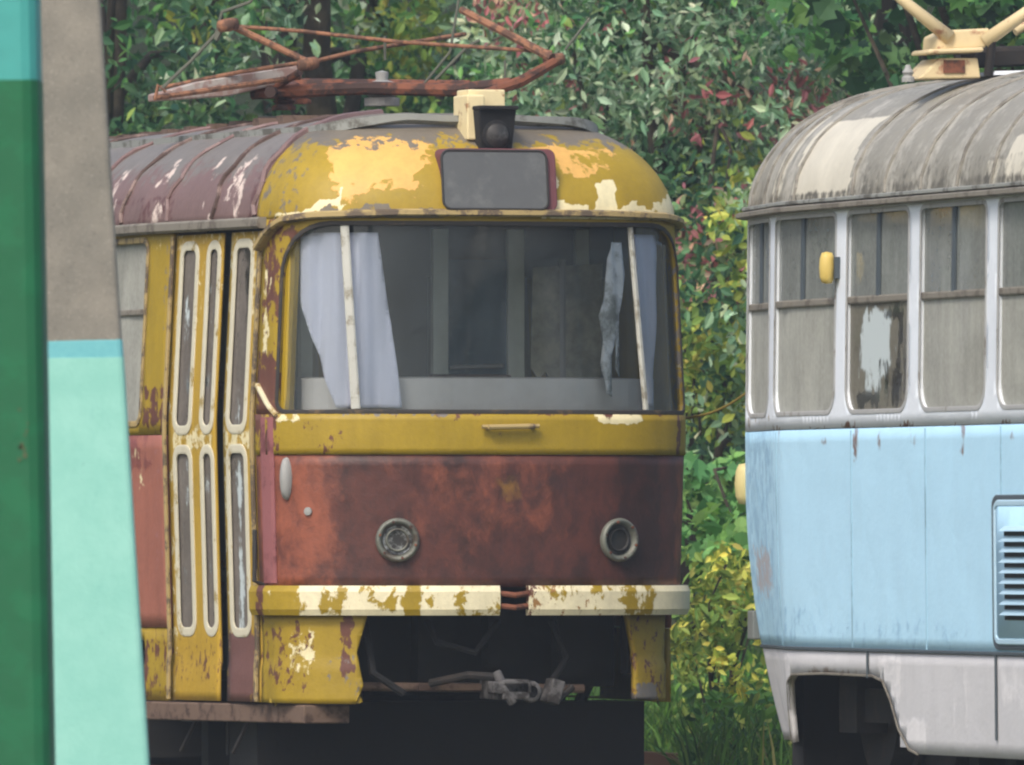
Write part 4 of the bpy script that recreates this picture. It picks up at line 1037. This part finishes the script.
tree('tree', 'tree with a dark trunk showing above the rusty pantograph', 'tree', gr(wx(326, Y), Y), (wx(326, Y), Y-1.8, wz(-260, Y)), vbox(300, 560, -330, 240, 16, 20), 170, 62, .08, 'oval', PALS, 21, trunk_r=.16,
     pick=pick_fn([(340, 480, -20, 60, .6, 1), (400, 560, 0, 100, .4, 2)], lambda r: r.choice([0, 0, 4, 1, 2])))
Y = 13
tree('tree', 'grey green tree with reddish pink leaves between the two trams', 'tree', gr(wx(640, Y), Y), (wx(650, Y), Y, wz(-100, Y)), vbox(470, 880, -330, 330, 11.5, 16), 420, 66, .075, 'oval', PALS, 31, trunk_r=.07, narrow=.8,
     pick=pick_fn([(660, 720, 50, 100, .6, 3), (740, 850, 70, 130, .7, 3), (470, 620, -40, 20, .5, 3), (675, 715, 225, 305, 1, 3), (590, 640, 150, 200, .4, 3), (700, 750, 170, 230, .6, 1), (540, 680, 80, 170, .15, 3), (560, 700, 200, 400, .4, 0)], lambda r: r.choice([2, 2, 2, 2, 2, 0, 0, 4])))
Y = 9
tree('tree', 'bright green broad leaved tree above the blue tram roof', 'tree', gr(wx(1010, Y), Y), (wx(1000, Y), Y, wz(-150, Y)), vbox(800, 1330, -380, 150, 7.5, 12), 210, 34, .12, 'maple', PALS, 41, trunk_r=.09,
     pick=pick_fn([(780, 900, 60, 120, .5, 0)], lambda r: r.choice([4, 4, 0, 5])))
Y = 12
tree('tree', 'slim yellowish green tree seen in the gap left of the blue tram windows', 'tree', gr(wx(716, Y), Y), (wx(716, Y), Y, wz(120, Y)), vbox(660, 790, 180, 480, 10.5, 13), 90, 42, .075, 'oval', PALS, 51, trunk_r=.035,
     pick=pick_fn([(660, 800, 170, 300, .35, 3), (690, 760, 300, 420, .4, 1)], lambda r: r.choice([2, 0, 0, 1])), crad=(.14, .3))
Y = 8
tree('shrub', 'bright green broad leaved shrub between the tram bodies', 'shrub', gr(wx(725, Y), Y), (wx(722, Y), Y, wz(470, Y)), vbox(684, 790, 436, 620, 7.2, 9), 24, 24, .105, 'maple', PALS, 61, trunk_r=.025, crad=(.1, .2), pick=lambda p, r: r.choice([5, 5, 4]))
Y = 6.5
tree('shrub', 'yellow leaved shrub at the foot of the gap between the trams', 'shrub', gr(wx(716, Y), Y), (wx(716, Y), Y, wz(640, Y)), vbox(682, 776, 548, 700, 6, 7.2), 30, 46, .06, 'oval', PALS, 71, trunk_r=.02, crad=(.07, .15), pick=lambda p, r: r.choice([6, 6, 1]))
# far wood closing the view
r = random.Random(5); m = MB()
for i in range(34000):
    x = r.uniform(-17, 19); y = 22+abs(r.gauss(0, 4)); z = r.uniform(-.2, 9.5)
    x += .4*sin(z*2+y); k = .55+.45*noise.noise(Vector((x*.9, y*.7, z*.9)))+.3
    c = mixcol(DG, r, 1.1); add_leaf(m, Vector((x, y, z)), r.uniform(.12, .26), 'oval', c, r)
for k in range(16):
    x = r.uniform(-16, 18); y = r.uniform(23, 30); n0 = len(m.v); m.tube([(x, y, -.3), (x+r.uniform(-.3, .3), y, 4), (x+r.uniform(-.6, .6), y, 9)], [.16, .12, .07], 8); m.c[n0:] = [(.03, .025, .02)]*(len(m.v)-n0)
tag(m.build('wood', M['leaf'], fix=False), 'dense dark green wood filling the background', 'wood', kind='stuff')
# grass
r = random.Random(9); m = MB()
for i in range(30000):
    x = r.uniform(-5, 9) if i % 3 else r.uniform(.5, 3.2); y = r.uniform(1.5, 22)
    if x < .9 and y < 9: continue
    z = gz(x, y); h = r.uniform(.12, .42)*(1+.5*noise.noise(Vector((x, y, 1)))); a = r.uniform(0, 2*pi); w = r.uniform(.006, .014); lx, ly = r.gauss(0, .12), r.gauss(0, .12)
    c = mixcol([(g(80, 118, 48), 5), (g(104, 134, 58), 2), (g(134, 134, 84), .6), (g(58, 94, 46), 4)], r, 1.15)
    p = Vector((x, y, z)); d_ = Vector((cos(a), sin(a), 0))*w
    m.add([p-d_, p+d_, p+d_*.6+Vector((lx*.4, ly*.4, h*.6)), p-d_*.6+Vector((lx*.4, ly*.4, h*.6)), p+Vector((lx, ly, h))], [(0, 1, 2, 3), (3, 2, 4)], c)
for i in range(5000):
    x = r.uniform(1, 9) if i % 2 else r.uniform(.9, 2.5); y = r.uniform(2, 14); z = gz(x, y)
    add_leaf(m, Vector((x, y, z+r.uniform(.05, .45))), r.uniform(.05, .1), 'oval', mixcol([(g(84, 124, 50), 4), (g(150, 160, 74), 1), (g(56, 92, 44), 3)], r), r)
tag(m.build('grass', M['leaf'], fix=False), 'overgrown grass and weeds behind the trams', 'grass', kind='stuff')

t = NT('thin_haze'); pv_ = t.n('ShaderNodeVolumePrincipled'); pv_.inputs['Color'].default_value = (.86, .92, .96, 1); pv_.inputs['Density'].default_value = .0008; pv_.inputs['Anisotropy'].default_value = .3
t.l(pv_.outputs[0], t.out.inputs['Volume'])
m = MB(); m.box((0, -10, 15.5), (340, 320, 40)); o = m.build('haze', t.m); tag(o, kind='stuff', label='thin pale haze in the air around the trams', cat='haze')

# ================================================================== LIGHT, CAMERA
w = bpy.data.worlds.new('World'); S.world = w; w.use_nodes = True; nt = w.node_tree
bg = nt.nodes['Background']; sky = nt.nodes.new('ShaderNodeTexSky'); sky.sky_type = 'NISHITA'; sky.sun_disc = False
EL, AZ = 48, 205      # sun: behind and left of the camera
sky.sun_elevation = radians(EL); sky.sun_rotation = radians(AZ); sky.air_density = 1.0; sky.dust_density = 4.0; sky.ozone_density = 1.0
nt.links.new(sky.outputs[0], bg.inputs[0]); bg.inputs[1].default_value = .15
sd = bpy.data.lights.new('Sun', 'SUN'); sd.energy = 1.2; sd.angle = radians(14); sd.color = (1, .96, .9)
so = bpy.data.objects.new('Sun', sd); COL.objects.link(so)
az = radians(AZ); dirv = Vector((sin(az)*cos(radians(EL)), cos(az)*cos(radians(EL)), sin(radians(EL))))
so.rotation_euler = dirv.to_track_quat('Z', 'Y').to_euler(); so.location = (0, -20, 20)

cam = bpy.data.cameras.new('Camera'); co = bpy.data.objects.new('Camera', cam); COL.objects.link(co); S.camera = co
co.location = (0, -D0, CZ); co.rotation_euler = (radians(90), 0, 0)
cam.sensor_width = 36; cam.lens = F/1024*36; cam.shift_y = (HY-382.5)/1024; cam.clip_start = 1; cam.clip_end = 3000
cam.dof.use_dof = True; cam.dof.focus_distance = 70; cam.dof.aperture_fstop = 9
S.render.engine = 'CYCLES'
S.render.resolution_x, S.render.resolution_y = 1024, 765
S.cycles.filter_width = 2.2
S.view_settings.view_transform = 'Standard'; S.view_settings.look = 'None'; S.view_settings.gamma = 1; S.view_settings.exposure = .58; S.view_settings.use_curve_mapping = False
